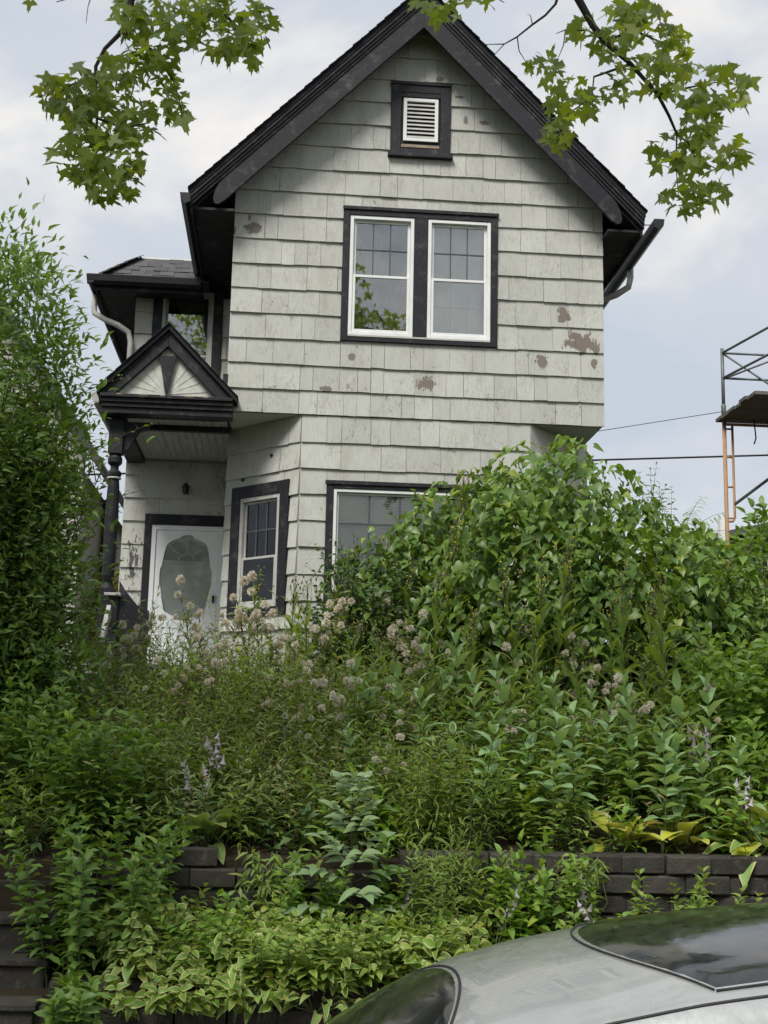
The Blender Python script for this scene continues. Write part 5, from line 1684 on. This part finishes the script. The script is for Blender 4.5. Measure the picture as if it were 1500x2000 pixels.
# small leafy weeds at the wall foot
for (x_, Y_, h_) in [(420,-6.1,.62),(330,-6.2,.5),(560,-5.8,.5),(560,-6.25,.45),(650,-6.3,.5),(250,-6.1,.6),(720,-6.3,.55),(790,-6.2,.5),(850,-6.35,.5),(480,-6.35,.4),(1260,-5.85,.75),(1340,-5.85,.8),(1400,-5.85,.75),(1440,-5.9,.7),(610,-5.75,.6),(1040,-5.75,.75),(640,-5.65,.7),(700,-6.55,.45),(620,-6.6,.5),(560,-6.55,.45),(750,-6.5,.5),(820,-6.45,.45),(500,-6.6,.4),(1000,-5.9,.7),(1130,-5.8,.6),(1180,-5.75,.7),(1300,-5.7,.6),(540,-5.72,.85),(585,-5.74,.75),(620,-5.7,.9),(780,-5.72,.8),(960,-5.72,.9),(1000,-5.7,.95),(1060,-5.72,.9),(1120,-5.72,.85),(1035,-5.7,1.05),(985,-5.74,1.0),(1085,-5.7,1.0),(655,-5.72,.95),(765,-5.7,1.0),(740,-5.74,.8),(340,-5.75,.6),(740,-5.7,.55),(470,-6.2,.5),(390,-6.4,.5)]:
    reg('wall_foot_weed', put(random.choice(BR), gx(x_, 1850, Y_), Y_, h_, .88, .08, .72))
for o in kinds['wall_foot_weed']: o.name = 'wall_foot_weed'
for grp in (TH, LT, MK, GR, BR, HV, [HY, HG], HS, GW):
    for o in grp: hide(o)
# labels: each plant by its kind and its place in the row
DESC = {'thistle': ('thistle stalk with tan fluffy seed heads', 'thistle'), 'wild_lettuce': ('tall narrow-leaved weed with small yellow buds', 'weed'),
        'milkweed': ('milkweed with broad paired leaves', 'milkweed'), 'goldenrod': ('feathery narrow-leaved weed clump', 'weed'),
        'broadleaf_weed': ('leafy broad-leaved weed clump', 'weed'), 'variegated_clump': ('low cream and green variegated clump', 'plant'),
        'wall_foot_weed': ('small paired-leaf weed sprouting', 'weed')}
for kd, lst in kinds.items():
    rows = {}
    for o in lst:
        Y_ = o.location.y
        row = 'beside the house' if Y_ > -2.3 else 'at mid slope' if Y_ > -3.9 else 'above the wall' if Y_ > -5.4 else 'at the wall foot' if Y_ > -6.0 else 'beside the pavement'
        rows.setdefault(row, []).append(o)
    for row, os_ in rows.items():
        os_.sort(key=lambda o: proj(np.array(o.location))[0])
        for i, o in enumerate(os_):
            o.name = kd
            tag(o, '%s, %s from left %s' % (DESC[kd][0], ORD[i], row), DESC[kd][1], kd.replace('_', ' ')+'s growing on the terraces')
# ash sapling in front of the wall
sap = thing('ash_sapling', 'pale ash sapling with compound leaves before the block wall', 'sapling', (gx(682, 1800, -5.85), -5.85, .9))
random.seed(3)
lv_, st = Leaves(), []
sb = np.array([gx(682, 1800, -5.85), -5.85, .9])
top_z = at(682, 1545, -5.85)[2]-.9
st.append(([(0, 0, 0), (.01, 0, top_z*.5), (0, 0, top_z)], [.012, .009, .004]))
for i in range(9):
    z = top_z*(.30+.68*i/8); a = i*PI/2*1.03+.2
    for aa in ((a, a+PI) if i < 8 else (a, a+2.1, a+4.2)):
        Lr = .34*(1.05-.55*i/8); e_ = R(12+45*i/8)
        d = np.array([math.cos(aa)*math.cos(e_), math.sin(aa)*math.cos(e_)*.8, math.sin(e_)])
        b = np.array([0, 0, z]); tip_ = b+d*Lr+np.array([0, 0, -.05])
        st.append(([b, b+d*Lr*.5, tip_], [.004, .003, .002]))
        sdv = norm(np.cross(d, np.array([0, 0, 1.0])))
        for j in range(3):
            q = b+d*Lr*(.4+.25*j)
            for s_ in (-1, 1): lv_.add(q, s_*sdv*.85+d*.5+np.array([0, 0, -.12]), np.array([0, -.45, 1.0])+rv()*.12, .155*(1.1-.4*i/8), random.randrange(3))
        lv_.add(tip_, d+np.array([0, 0, -.2]), np.array([0, -.45, 1.0])+rv()*.12, .17*(1.1-.4*i/8), random.randrange(3))
link('stem', sticks_mesh('stem', st, MAT['stem_dark']), sap, local=True)
lv_.objects('leaf', [tmesh('leaf', leaf_template(.5, 4, .2, d_), [MAT['sapling']]) for d_ in (.1, .2, .35)], sap, range(len(lv_.p)))

# ------------------------------------------------------------------ ground cover nobody could count
random.seed(42)
def cover(name, label, n, xr, yr, hfun, size, tm, mat, nleaf=9, el=(55, 0), zf=ground_z, stemcol='stem', lean=.25):
    lv_, st = Leaves(), []
    for _ in range(n):
        Y_ = random.uniform(*yr)
        x_ = gx(random.uniform(*xr), 1450, Y_)
        if Y_ > -.9 and x_ < 4: continue
        if Y_ < -4.55 and x_ > 1.35 and random.random() < .8: continue
        h = hfun(x_, Y_)*random.uniform(.55, 1.1)
        stalk(lv_, st, (x_, Y_, zf(Y_)), h, (random.gauss(0, lean), random.gauss(0, lean)), nleaf, size, el, .12, 'alt', .004)
    o = thing(name, label, 'ground cover', (0, (yr[0]+yr[1])/2, zf((yr[0]+yr[1])/2)))
    o['kind'] = 'stuff'
    del o['category']
    tag(link('stem', sticks_mesh('stem', st, MAT[stemcol], 3), o), kind='stuff')
    tag(link('foliage', lv_.mesh('foliage', tm, [MAT[mat]]), o), kind='stuff')
    return o
hill = lambda x, Y: float(np.interp(Y, [-5.4, -4.6, -3.2, -1.0], [.42, .62, .78, .95]))
cover('weed_cover', 'mixed green weeds covering the slope', 1500, (-120, 1620), (-5.35, -.6), hill, .165, T_LAN, 'weed', 14)
cover('weed_cover', 'dull olive dry-tipped weeds among the slope weeds', 1100, (150, 900), (-5.2, -1.0), lambda x, Y: hill(x, Y)*1.25, .10, T_LAN, 'olive', 18, lean=.3)
cover('weed_cover', 'broad-leaved green plants filling the right of the slope', 750, (620, 1620), (-5.3, -1.5), lambda x, Y: hill(x, Y)*1.05, .15, T_OV, 'fresh', 11)
cover('weed_cover', 'loose taller stems standing above the slope weeds', 330, (250, 1420), (-4.8, -1.4), lambda x, Y: hill(x, Y)*1.65, .13, T_LAN, 'weed', 20, (60, 15), lean=.14)
cover('weed_cover', 'dark low foliage at the foot of the plants', 900, (-120, 1620), (-5.42, -.8), lambda x, Y: .4, .13, T_OV, 'dark_leaf', 9)
cover('dry_stalks', 'thin dead brown stalks and withered leaves among the weeds', 170, (180, 1450), (-5.2, -1.2), lambda x, Y: hill(x, Y)*1.5, .09, T_LAN, 'dry', 9, (20, -40), stemcol='stem_dark', lean=.35)
cover('bed_cover', 'low leafy ground cover of the lower bed', 90, (150, 1100), (-6.36, -5.7), lambda x, Y: .30, .085, T_LOB, 'shrub', 9, zf=lambda Y: float(np.interp(Y, [-6.29, -5.46], [.78, .98])))
# trailing plants that hang over the upper wall
lv_, st = Leaves(), []
for _ in range(26):
    x_ = random.choice((random.gauss(860, 38), random.gauss(860, 38), random.gauss(570, 60), random.gauss(1010, 30), random.gauss(1110, 20)))
    Y_ = -5.62-random.uniform(0, .12)
    L_ = random.uniform(.15, .6)
    p0 = np.array([gx(x_, 1670, -5.5), -5.5, 1.66]); 
    pts = [p0, p0+np.array([0, -.14, .03]), p0+np.array([random.gauss(0, .05), -.2, -L_*.5]), p0+np.array([random.gauss(0, .1), -.2, -L_])]
    st.append((pts, [.004, .004, .003, .002]))
    for i in range(int(12+L_*34)):
        t_ = random.random()
        q = pts[1]*(1-t_)+pts[3]*t_+np.array([0, -.02, 0])
        lv_.add(q, np.array([random.gauss(0, .8), -.5, random.gauss(-.3, .5)]), np.array([random.gauss(0, .4), -.7, .8]), random.uniform(.06, .12), random.randrange(3))
tr_ = thing('trailing_cover', 'fine trailing weeds hanging over the block wall', 'ground cover', (1.2, -5.6, 1.6))
tr_['kind'] = 'stuff'; del tr_['category']
tag(link('stem', sticks_mesh('stem', st, MAT['stem'], 3), tr_), kind='stuff')
tag(link('foliage', lv_.mesh('foliage', T_LAN, [MAT['weed']]), tr_), kind='stuff')
# ------------------------------------------------------------------ scaffold on the right
YS = 4.0
sc_ = thing('scaffold', 'steel scaffold tower with plank deck and guard rails at right', 'scaffold', (at(1413, 1100, YS)[0]+.7, YS, 2.9))
simple('scaf_grey', (0.15, 0.17, 0.17), (0.09, 0.1, 0.1), .5, 8, .1, metal=.3)
simple('scaf_orange', (0.42, 0.24, 0.12), (0.30, 0.17, 0.10), .6, 8, .15)
simple('deck', (0.16, 0.14, 0.13), (0.08, 0.075, 0.07), .9, 12, .4, stretch=(.3, 2, 1))
def sp(x, y, Y=YS): return tuple(at(x, y, Y))
A = at(1413, 681, YS); Bp = at(1414, 818, YS); x0s = Bp[0]
Cp = (x0s, YS, 2.9)
m = MB(); m.tube([(x0s, YS, A[2]), (x0s, YS, Bp[2]-.02)], .028, 10); m.build('guard_post', MAT['scaf_grey'], sc_, smooth=True)
m = MB(); m.tube([(x0s, YS, Bp[2]-.02), Cp], .032, 10); m.build('frame_post', MAT['scaf_orange'], sc_, smooth=True)
x1s = at(1430, 830, YS)[0]
zb_ = at(1430, 1012, YS)[2]
m = MB(); m.tube([(x1s, YS, Bp[2]-.1), (x1s, YS, zb_), (x1s-.03, YS, zb_-.05), (x0s, YS, zb_-.06)], .02, 8); m.build('ladder_tube', MAT['scaf_orange'], sc_, smooth=True)
for yy in (838, 893, 951, 1012):
    z = at(1420, yy, YS)[2]
    m = MB(); m.tube([(x0s, YS, z), (x1s, YS, z)], .016, 6); m.build('rung', MAT['scaf_orange'], sc_, smooth=True)
XE = x0s+2.15
for (Yq, xq) in ((YS, XE), (YS-1.5, x0s+.3), (YS-1.5, XE)):
    m = MB(); m.tube([(xq, Yq, A[2]), (xq, Yq, 2.9)], .03, 8); m.build('frame_post', MAT['scaf_orange'], sc_, smooth=True)
for (za, zb2, Yq) in ((690, 700, YS), (739, 737, YS)):
    z = at(1420, za, Yq)[2]
    for q in (YS, YS-1.5):
        m = MB(); m.tube([(x0s+(.3 if q < YS else 0), q, z), (XE, q, z)], .02, 8); m.build('guard_rail', MAT['scaf_grey'], sc_, smooth=True)
    m = MB(); m.tube([(x0s, YS, z), (x0s+.3, YS-1.5, z)], .02, 8); m.build('guard_rail', MAT['scaf_grey'], sc_, smooth=True)
zt, zm_ = at(1420, 692, YS)[2], at(1420, 742, YS)[2]
m = MB(); m.tube([(x0s, YS-.03, zt), (XE, YS-.03, Bp[2]-.3)], .016, 6); m.build('cross_brace', MAT['scaf_grey'], sc_, smooth=True)
m = MB(); m.tube([(x0s, YS-.05, zm_), (XE, YS-.05, zt+.5)], .016, 6); m.build('cross_brace', MAT['scaf_grey'], sc_, smooth=True)
m = MB(); m.tube([(x1s, YS-.03, at(1430, 985, YS)[2]), (XE, YS-.03, Bp[2]+.15)], .025, 6); m.build('cross_brace', MAT['scaf_grey'], sc_, smooth=True)
m = MB(); m.lathe([(.04, Bp[2]-.02), (.042, Bp[2]+.22), (.03, Bp[2]+.24)], x0s, YS, 8); m.build('coupler', MAT['scaf_grey'], sc_, smooth=True)
for k in range(6):
    m = MB(); m.box(x0s-.10+random.uniform(-.04, .04), XE+.2, YS+.12-(k+1)*.28+.01, YS+.12-k*.28, Bp[2]-.03+random.uniform(-.004, .004), Bp[2]+.02); m.build('plank', MAT['deck'], sc_)
for q in (YS+.0, YS-1.5):
  m = MB(); m.tube([(x0s+(.3 if q < YS else 0), q, Bp[2]-.09), (XE, q, Bp[2]-.09)], .025, 8); m.build('ledger', MAT['scaf_orange'], sc_, smooth=True)
for xx in (1464, 1491):
    a = at(xx, 836, YS)
    m = MB(); m.tube([(a[0], YS-.2, Bp[2]-.05), (a[0]+.02, YS-.21, Bp[2]-.35), (a[0]-.01, YS-.2, Bp[2]-(.45 if xx < 1470 else .62))], .012, 5); m.build('strap', MAT['black_metal'], sc_, smooth=True)
# ------------------------------------------------------------------ wires and their pole
pole = thing('utility_pole', 'wooden utility pole carrying the overhead wires beyond the right edge', 'pole', (20, 13, 2.7))
m = MB(); m.tube([(20, 13, 2.6), (20, 13, 14)], [.17, .12], 10); m.build('shaft', MAT['bark'], pole, smooth=True)
m = MB(); m.box(18.9, 21.1, 12.94, 13.06, 12.6, 12.75); m.build('cross_arm', MAT['bark'], pole)
for (a, b, r_, lab) in ((at(1150, 845, 13), at(1500, 790, 13), .008, 'thin overhead wire rising to the right behind the scaffold'), (at(1150, 899, 13), at(1500, 889, 13), .022, 'thick dark overhead cable running level behind the scaffold')):
    d = (b-a)/(b[0]-a[0])
    m = MB(); pts = [a+d*(s_-a[0]) for s_ in (-6.0, 2, 5, 8, 12, 20)]
    m.tube([tuple(q) for q in pts], r_, 6)
    o = m.build('wire', MAT['black_metal'], None, smooth=True)
    tag(o, lab, 'wire', 'overhead wires')
# ------------------------------------------------------------------ neighbour on the left, seen through the shrub
nb = thing('neighbour_house', 'pale clapboard house with steep roof behind the left shrub', 'house', (-5.5, 6.0, 2.9))
YN = 4.5
simple('clapboard', (0.42, 0.40, 0.37), (0.34, 0.33, 0.30), .8, 3, .2)
xc = at(160, 950, YN)[0]
ap = at(70, 686, YN); ev = at(206, 916, YN)
m = MB(); m.box(xc-3.2, xc, YN+.05, YN+8, 2.8, ev[2]-.02)
msl = (ap[2]-ev[2])/(ev[0]-ap[0])
apx = xc-1.6; apz = ev[2]+msl*(ev[0]-apx)
m.prism([(xc-3.2, ev[2]-.02), (xc, ev[2]-.02), (xc, ev[2]+msl*(ev[0]-xc)-.15), (apx, apz-.15), (xc-3.2, ev[2]+msl*(ev[0]-xc)-.15)], YN+.05, YN+.2)
m.build('wall', MAT['clapboard'], nb)
for k in range(36):
    z = 3.6+k*.17
    if z > apz-.6: break
    half = 1.6 if z < ev[2]+.5 else max(.1, (apz-.3-z)/msl)
    m = MB(); m.hexa([(apx-half, YN+.015, z), (apx+half, YN+.015, z), (apx+half, YN+.049, z), (apx-half, YN+.049, z)], [(apx-half, YN+.038, z+.165), (apx+half, YN+.038, z+.165), (apx+half, YN+.049, z+.165), (apx-half, YN+.049, z+.165)])
    m.build('clapboard', MAT['clapboard'], nb)
m = MB()
for s in (-1, 1):
    ex = apx+s*(ev[0]-apx)
    pl = [(apx, apz), (ex, ev[2]), (ex, ev[2]-.18), (apx, apz-.18)]
    if s > 0: pl = pl[::-1]
    m.prism(pl, YN-.4, YN+8.2)
m.build('roof', MAT['roof'], nb)
m = MB(); frame_boxes(m, apx+.2, apx+1.0, 5.2, 6.8, .09, YN-.02, YN+.04); m.box(apx+.29, apx+.91, YN+.02, YN+.03, 5.29, 6.71, 1); m.build('window', [MAT['white_vinyl'], MAT['dark_room']], nb)
# ------------------------------------------------------------------ neighbour on the right: grey roof behind the bushes
nr = thing('grey_shed', 'pale grey gabled outbuilding behind the bushes under the scaffold', 'shed', (at(1440, 1100, 9)[0], 9, 2.9))
a = at(1404, 1055, 9); xw = a[0]
m = MB(); m.box(xw, xw+4, 9.05, 12, 2.8, a[2]); m.build('wall', MAT['clapboard'], nr)
rt_ = at(1500, 1030, 9)
m = MB(); m.prism([(xw-.15, a[2]-.02), (xw+2, a[2]+(rt_[2]-a[2])*1.6), (xw+4.15, a[2]-.02), (xw+4.15, a[2]+.10), (xw+2, a[2]+(rt_[2]-a[2])*1.6+.14), (xw-.15, a[2]+.10)], 8.8, 12.2); m.build('roof', MAT['roof'], nr)
m = MB(); m.box(at(1403, 1000, 8.7)[0], at(1416, 1000, 8.7)[0], 8.6, 8.75, a[2]-.2, at(1410, 1012, 8.7)[2]); m.build('vent_pipe', MAT['white_vinyl'], nr)
# ------------------------------------------------------------------ trees far behind
random.seed(8)
def far_tree(label, x_, ybase, ytop, Y_, wpx, mat, tm, cat='tree', name='far_tree', n=900, size=.3, cone=False, group=None):
    b = at(x_, ybase, Y_); tp = at(x_, ytop, Y_)
    w_ = wpx*(Y_-EYE[1])/FPX
    t_ = thing(name, label, cat, (b[0], Y_, 2.8), 0, group)
    h = tp[2]-2.8
    m = MB(); m.tube([(0, 0, 0), (.05, 0, h*.5), (0, 0, h*.92)], [.04*h*.5+.03, .03*h*.4, .01], 7); m.build('trunk', MAT['bark'], t_, smooth=True, local=True)
    lv_ = Leaves()
    for _ in range(n):
        if cone:
            u = random.random()**.7; r_ = w_*(1-u)*random.uniform(.5, 1.05)+.03; a = random.uniform(0, 6.28)
            p = np.array([r_*math.cos(a), r_*math.sin(a), .1+u*h*.97]); d = np.array([math.cos(a), math.sin(a), .9])
        else:
            v_ = norm(rv())*random.uniform(.5, 1.0); lump = 1+.22*math.sin(3*math.atan2(v_[1], v_[0])+5*v_[2])
            p = np.array([v_[0]*w_*lump, v_[1]*w_*lump, h*.58+v_[2]*h*.42]); d = v_+np.array([0, 0, -.4])
        lv_.add(p, d+rv()*.3, np.array([0, 0, 1.0])+rv()*.5, size*random.uniform(.7, 1.3), random.randrange(30))
    tag(link('crown', lv_.mesh('crown', tm, [MAT[mat]]), t_, local=True), kind='stuff')
    return t_
far_tree('yellowish conifer standing in the gap left of the porch post', 186, 1250, 985, 7, 34, 'conifer', T_LAN, 'conifer', 'conifer_tree', 1500, .22, True)
far_tree('low yellow-green tree behind the porch railing', 205, 1300, 1110, 5.5, 42, 'conifer', T_OV, n=700, size=.16)
far_tree('dark green tree low in the gap beside the neighbour house', 165, 1300, 1150, 9, 60, 'dark_leaf', T_OV, n=700, size=.25)
far_tree('green tree at the right edge behind the scaffold foot', 1500, 1300, 985, 6, 80, 'shrub', T_OV, n=1500, size=.2)
far_tree('light green tree between vine mound and scaffold', 1400, 1250, 1060, 3.5, 70, 'shrub', T_OV, n=1100, size=.17)
# unseen trees added behind the camera to darken what the windows mirror
for (x_, Y_, h, w_, lab) in ((-5.5, -27, 12.5, 4.2, 'broad unseen tree added behind the viewer on the left for window reflections'), (6.5, -29, 10.5, 3.8, 'round unseen tree added behind the viewer on the right for window reflections'), (.8, -31, 8.0, 3.2, 'lower unseen tree added directly behind the viewer for window reflections')):
    t_ = thing('reflection_tree', lab, 'tree', (x_, Y_, road_z(x_)))
    m = MB(); m.tube([(0, 0, 0), (0, 0, h*.6)], [.3, .12], 8); m.build('trunk', MAT['bark'], t_, smooth=True, local=True)
    lv_ = Leaves()
    for _ in range(1800):
        v_ = norm(rv())*random.uniform(.5, 1.0); lump = 1+.2*math.sin(3*math.atan2(v_[1], v_[0])+5*v_[2])
        lv_.add(np.array([v_[0]*w_*lump, v_[1]*w_*lump, h*.58+v_[2]*h*.42]), v_+rv()*.3, np.array([0, 0, 1.0])+rv()*.5, random.uniform(.4, .65), random.randrange(30))
    tag(link('crown', lv_.mesh('crown', T_OV, [MAT['shrub']]), t_, local=True), kind='stuff')

# ------------------------------------------------------------------ parked car, lower right
t = NT('car_paint')
P = t.objc()
dst = t.noise(P, 5, 8, 0.7)
MAT['paint'] = t.pbr(t.mix(t.rng(dst, 0.4, 0.7), (0.36, 0.375, 0.37), (0.42, 0.425, 0.41)), t.rng(t.noise(P, 22, 6, 0.7), 0.3, 0.7, 0.2, 0.4), None, 0.4, 0.5, 0.8)
t = NT('car_glass'); MAT['cglass'] = t.pbr(t.mix(t.rng(t.noise(t.objc(), 7, 8, 0.7), 0.45, 0.75), (0.012, 0.014, 0.014), (0.04, 0.04, 0.036)), t.rng(t.noise(t.objc(), 16, 6, 0.7), 0.35, 0.7, 0.03, 0.16), None, 0.0, 0.9)
t = NT('rubber'); MAT['rubber'] = t.pbr((0.012, 0.012, 0.012), 0.6)
t = NT('rim'); MAT['rim'] = t.pbr((0.5, 0.5, 0.5), 0.3, None, 0.9)
t = NT('lamp'); MAT['lamp'] = t.pbr((0.7, 0.72, 0.74), 0.1, None, 0.0, 0.8, 1.0)
t = NT('red_lamp'); MAT['red_lamp'] = t.pbr((0.4, 0.02, 0.02), 0.15, None, 0.0, 0.8, 1.0)
simple('sticker', (0.5, 0.7, 0.66), None, .5, 3, 0)
# side profile stations, nose at -x:  x, roof/hood height, belt height, half width
ST = [(-2.25,.62,.55,.60),(-2.18,.80,.62,.74),(-2.0,.93,.74,.84),(-1.6,1.02,.86,.90),(-1.15,1.05,.94,.92),(-.90,1.08,.98,.93),(-.66,1.16,.99,.94),(-.42,1.30,1.0,.95),(-.2,1.42,1.0,.95),(0.0,1.505,1.01,.92),(.12,1.535,1.01,.92),(.25,1.56,1.01,.92),
      (.45,1.585,1.02,.92),(.6,1.60,1.02,.92),(.9,1.615,1.02,.92),(1.2,1.618,1.03,.92),(1.5,1.61,1.04,.92),(1.8,1.59,1.06,.91),(2.0,1.565,1.08,.90),(2.2,1.51,1.09,.88),(2.42,1.30,1.10,.86),(2.55,1.05,1.0,.84),(2.6,.75,.75,.80),(2.6,.42,.42,.74)]
NU = 12
def section(i_f):
    i = int(min(len(ST)-2, math.floor(i_f))); f_ = i_f-i
    def cr_(k):
        p = [ST[max(0, min(len(ST)-1, j))][k] for j in (i-1, i, i+1, i+2)]
        return .5*((2*p[1])+(-p[0]+p[2])*f_+(2*p[0]-5*p[1]+4*p[2]-p[3])*f_**2+(-p[0]+3*p[1]-3*p[2]+p[3])*f_**3)
    x, zr_, zb2, w_ = cr_(0), cr_(1), cr_(2), cr_(3)
    g = max(0.0, min(1.0, (zr_-zb2-.08)/.45))
    rw = w_*(1-.12*(1-g))*(1-g)+(.70)*g           # half width at the cant rail
    pts = []
    for j in range(NU+1):                           # across the top, centre to cant rail
        u = j/NU
        pts.append((u*rw, zr_-(.012+.05*g+.02*(1-g))*u*u-.03*g*u**6))
    cz_ = pts[-1][1]
    for (u) in (.12, .3, .6, .88, 1.0):             # side glass down to the belt
        pts.append((rw+(w_*.965-rw)*u+.02*math.sin(PI*u), cz_+(zb2-cz_)*u))
    for (k, zz2) in ((1.0, zb2-.04), (1.012, zb2-.2 if zb2 > .6 else zb2*.7), (1.0, .42 if zb2 > .6 else zb2*.55), (.96, .28)):
        pts.append((w_*k, min(zz2, zb2)))
    return x, pts
SUB = 4
rows = [section(i/SUB) for i in range((len(ST)-1)*SUB+1)]
NC = len(rows[0][1])
car = thing('parked_car', 'silver grey hatchback parked at the kerb, only its roof in view', 'car', (0, 0, 0))
CARX, CARY = .68, -11.28
car.location = (CARX, CARY, road_z(CARX)+.085)
car.scale = (1.06, 1.02, 1.13)
car.rotation_euler = (0, -math.atan(SL)-R(.9), R(-1.5))
BASE.pop(car.name)
def car_part(name, mat, test, parent=None, off=0.0, sides=(1, -1)):
    m = MB(); vid = {}
    def vert(i, j, s):
        key = (i, j, s if j else 0)
        if key not in vid:
            x, pts = rows[i]; y, z = pts[j]
            nv = Vector((0, y, z-.7)).normalized()*off
            vid[key] = len(m.v); m.v.append((x, (y+nv.y)*s, z+nv.z))
        return vid[key]
    for i in range(len(rows)-1):
        xm = (rows[i][0]+rows[i+1][0])/2
        for j in range(NC-1):
            for s in sides:
                ym = (rows[i][1][j][0]+rows[i][1][j+1][0])/2
                if test(xm, j, ym):
                    q = (vert(i, j, s), vert(i+1, j, s), vert(i+1, j+1, s), vert(i, j+1, s))
                    m.f.append(q if s > 0 else q[::-1]); m.m.append(0)
    if not m.f: return None
    o = m.build(name, mat, parent or car, smooth=True, local=True)
    return o
HB = 0.02                                    # windscreen header position (x)
def is_ws(x, j, y): return -.90 < x < HB-.16*(y/.70)**2 and j < NU
def is_glassroof(x, j, y): return x > .46+.22*(y/.58)**2*1.0 and x < 2.0 and j < 10
def is_rearglass(x, j, y): return 2.2 < x < 2.47 and j < NU
SIDES = ((-.62, .62), (.74, 1.62), (1.72, 2.15))
def is_side(x, j): return -.62 < x < 2.15 and NU+1 <= j < NU+4
car_part('rear_window', MAT['cglass'], is_rearglass)
for s in (1, -1):
    for (xa, xb) in SIDES: car_part('side_window', MAT['cglass'], lambda x, j, y: xa < x < xb and NU+1 <= j < NU+4, sides=(s,))
    for (xa, xb) in ((.62, .74), (1.62, 1.72)): car_part('pillar_trim', MAT['rubber'], lambda x, j, y: xa <= x <= xb and NU+1 <= j < NU+4, sides=(s,))
car_part('body', MAT['paint'], lambda x, j, y: not is_rearglass(x, j, y) and not is_side(x, j))
def surf(x, y):
    i = min(range(len(rows)), key=lambda k: abs(rows[k][0]-x)); k = min(len(rows)-2, max(0, i if rows[i][0] <= x else i-1))
    def zz2(r_):
        pts = r_[1][:NU+1]
        return float(np.interp(abs(y), [p_[0] for p_ in pts], [p_[1] for p_ in pts]))
    f_ = (x-rows[k][0])/max(1e-6, rows[k+1][0]-rows[k][0])
    return zz2(rows[k])*(1-f_)+zz2(rows[k+1])*f_
def patch(name, xf, xb, yw, mat, off, nx_=26, ny_=21):
    m = MB(); v = []
    for a in range(nx_+1):
        for b in range(ny_+1):
            u = -1+2*b/ny_
            y0_ = yw*u; x0_, x1_ = xf(y0_), xb(y0_)
            x = x0_+(x1_-x0_)*a/nx_
            v.append((x, y0_, surf(x, y0_)+off*(1 if 0 < a < nx_ and 0 < b < ny_ else -.5)))
    m.add(v, [(a*(ny_+1)+b, (a+1)*(ny_+1)+b, (a+1)*(ny_+1)+b+1, a*(ny_+1)+b+1) for a in range(nx_) for b in range(ny_)])
    return m.build(name, mat, car, smooth=True, local=True)
patch('windscreen', lambda y: -.88, lambda y: HB-.16*(y/.7)**2, .67, MAT['cglass'], .005)
patch('glass_roof', lambda y: .38+.22*(y/.64)**2, lambda y: 2.0, .64, MAT['cglass'], .006)
# seams: header seal, roof ditch mouldings, glass-roof edge
m = MB(); m.tube([(HB-.16*(y/.7)**2, y, surf(HB-.16*(y/.7)**2, y)+.001) for y in np.linspace(-.69, .69, 25)], .0045, 6); m.build('header_seal', MAT['rubber'], car, smooth=True, local=True)
for s in (-1, 1):
    m = MB(); m.tube([(x, s*.685, surf(x, .685)+.001) for x in np.linspace(-.05, 2.15, 30)], .005, 6); m.build('roof_ditch', MAT['rubber'], car, smooth=True, local=True)
m = MB()
for s in (-1, 1):
    m.tube([(.38+.22*(y/.64)**2, s*y, surf(.38+.22*(y/.64)**2, y)+.004) for y in np.linspace(0, .635, 14)], .003, 5)
    m.tube([(x, s*.64, surf(x, .64)+.003) for x in np.linspace(.60, 2.0, 24)], .0035, 5)
m.build('roof_seal', MAT['rubber'], car, smooth=True, local=True)
m = MB(); xk = -.42
m.hexa([(xk, .42, surf(xk, .42)+.003), (xk+.06, .42, surf(xk+.06, .42)+.003), (xk+.06, .48, surf(xk+.06, .48)+.003), (xk, .48, surf(xk, .48)+.003)],
       [(xk, .42, surf(xk, .42)+.006), (xk+.06, .42, surf(xk+.06, .42)+.006), (xk+.06, .48, surf(xk+.06, .48)+.006), (xk, .48, surf(xk, .48)+.006)])
m.build('sticker', MAT['sticker'], car, local=True)
for xx in (-1.42, 1.48):
    for s in (-1, 1):
        m = MB(Matrix.Translation((xx, s*.82, .33)) @ Matrix.Rotation(PI/2, 4, 'X'))
        m.lathe([(.20, -.10), (.30, -.11), (.33, -.08), (.335, 0), (.33, .08), (.30, .11), (.20, .10)], 0, 0, 26)
        wh = m.build('wheel', MAT['rubber'], car, smooth=True, local=True)
        m = MB(Matrix.Translation((xx, s*.82, .33)) @ Matrix.Rotation(PI/2, 4, 'X'))
        for k in range(5):
            a = 2*PI*k/5
            for sg in (-.112, .112): m.bar((.03*math.cos(a), .03*math.sin(a), sg), (.2*math.cos(a), .2*math.sin(a), sg), .06, .02)
        m.lathe([(.06, -.118), (.06, .118)], 0, 0, 12)
        m.build('rim', MAT['rim'], wh, local=True)
for s in (-1, 1):
    m = MB(); m.hexa([(-2.14, s*.55, .66), (-1.85, s*.80, .70), (-1.85, s*.83, .80), (-2.12, s*.60, .76)], [(-2.20, s*.56, .665), (-1.88, s*.86, .705), (-1.86, s*.87, .81), (-2.17, s*.62, .77)]); m.build('headlight', MAT['lamp'], car, local=True)
    m = MB(); m.box(2.54, 2.60, min(s*.55, s*.8), max(s*.55, s*.8), .82, 1.0); m.build('tail_light', MAT['red_lamp'], car, local=True)
    m = MB(); m.lathe([(.02, 0), (.07, .02), (.08, .07), (.07, .12), (.02, .14)], -.55, s*1.0, 10); m.bar((-.55, s*.9, 1.06), (-.55, s*1.0, 1.06), .05, .03); 
    for i_ in range(len(m.v)-8): m.v[i_] = (m.v[i_][0], m.v[i_][1], m.v[i_][2]+1.02)
    m.build('mirror', MAT['paint'], car, smooth=True, local=True)
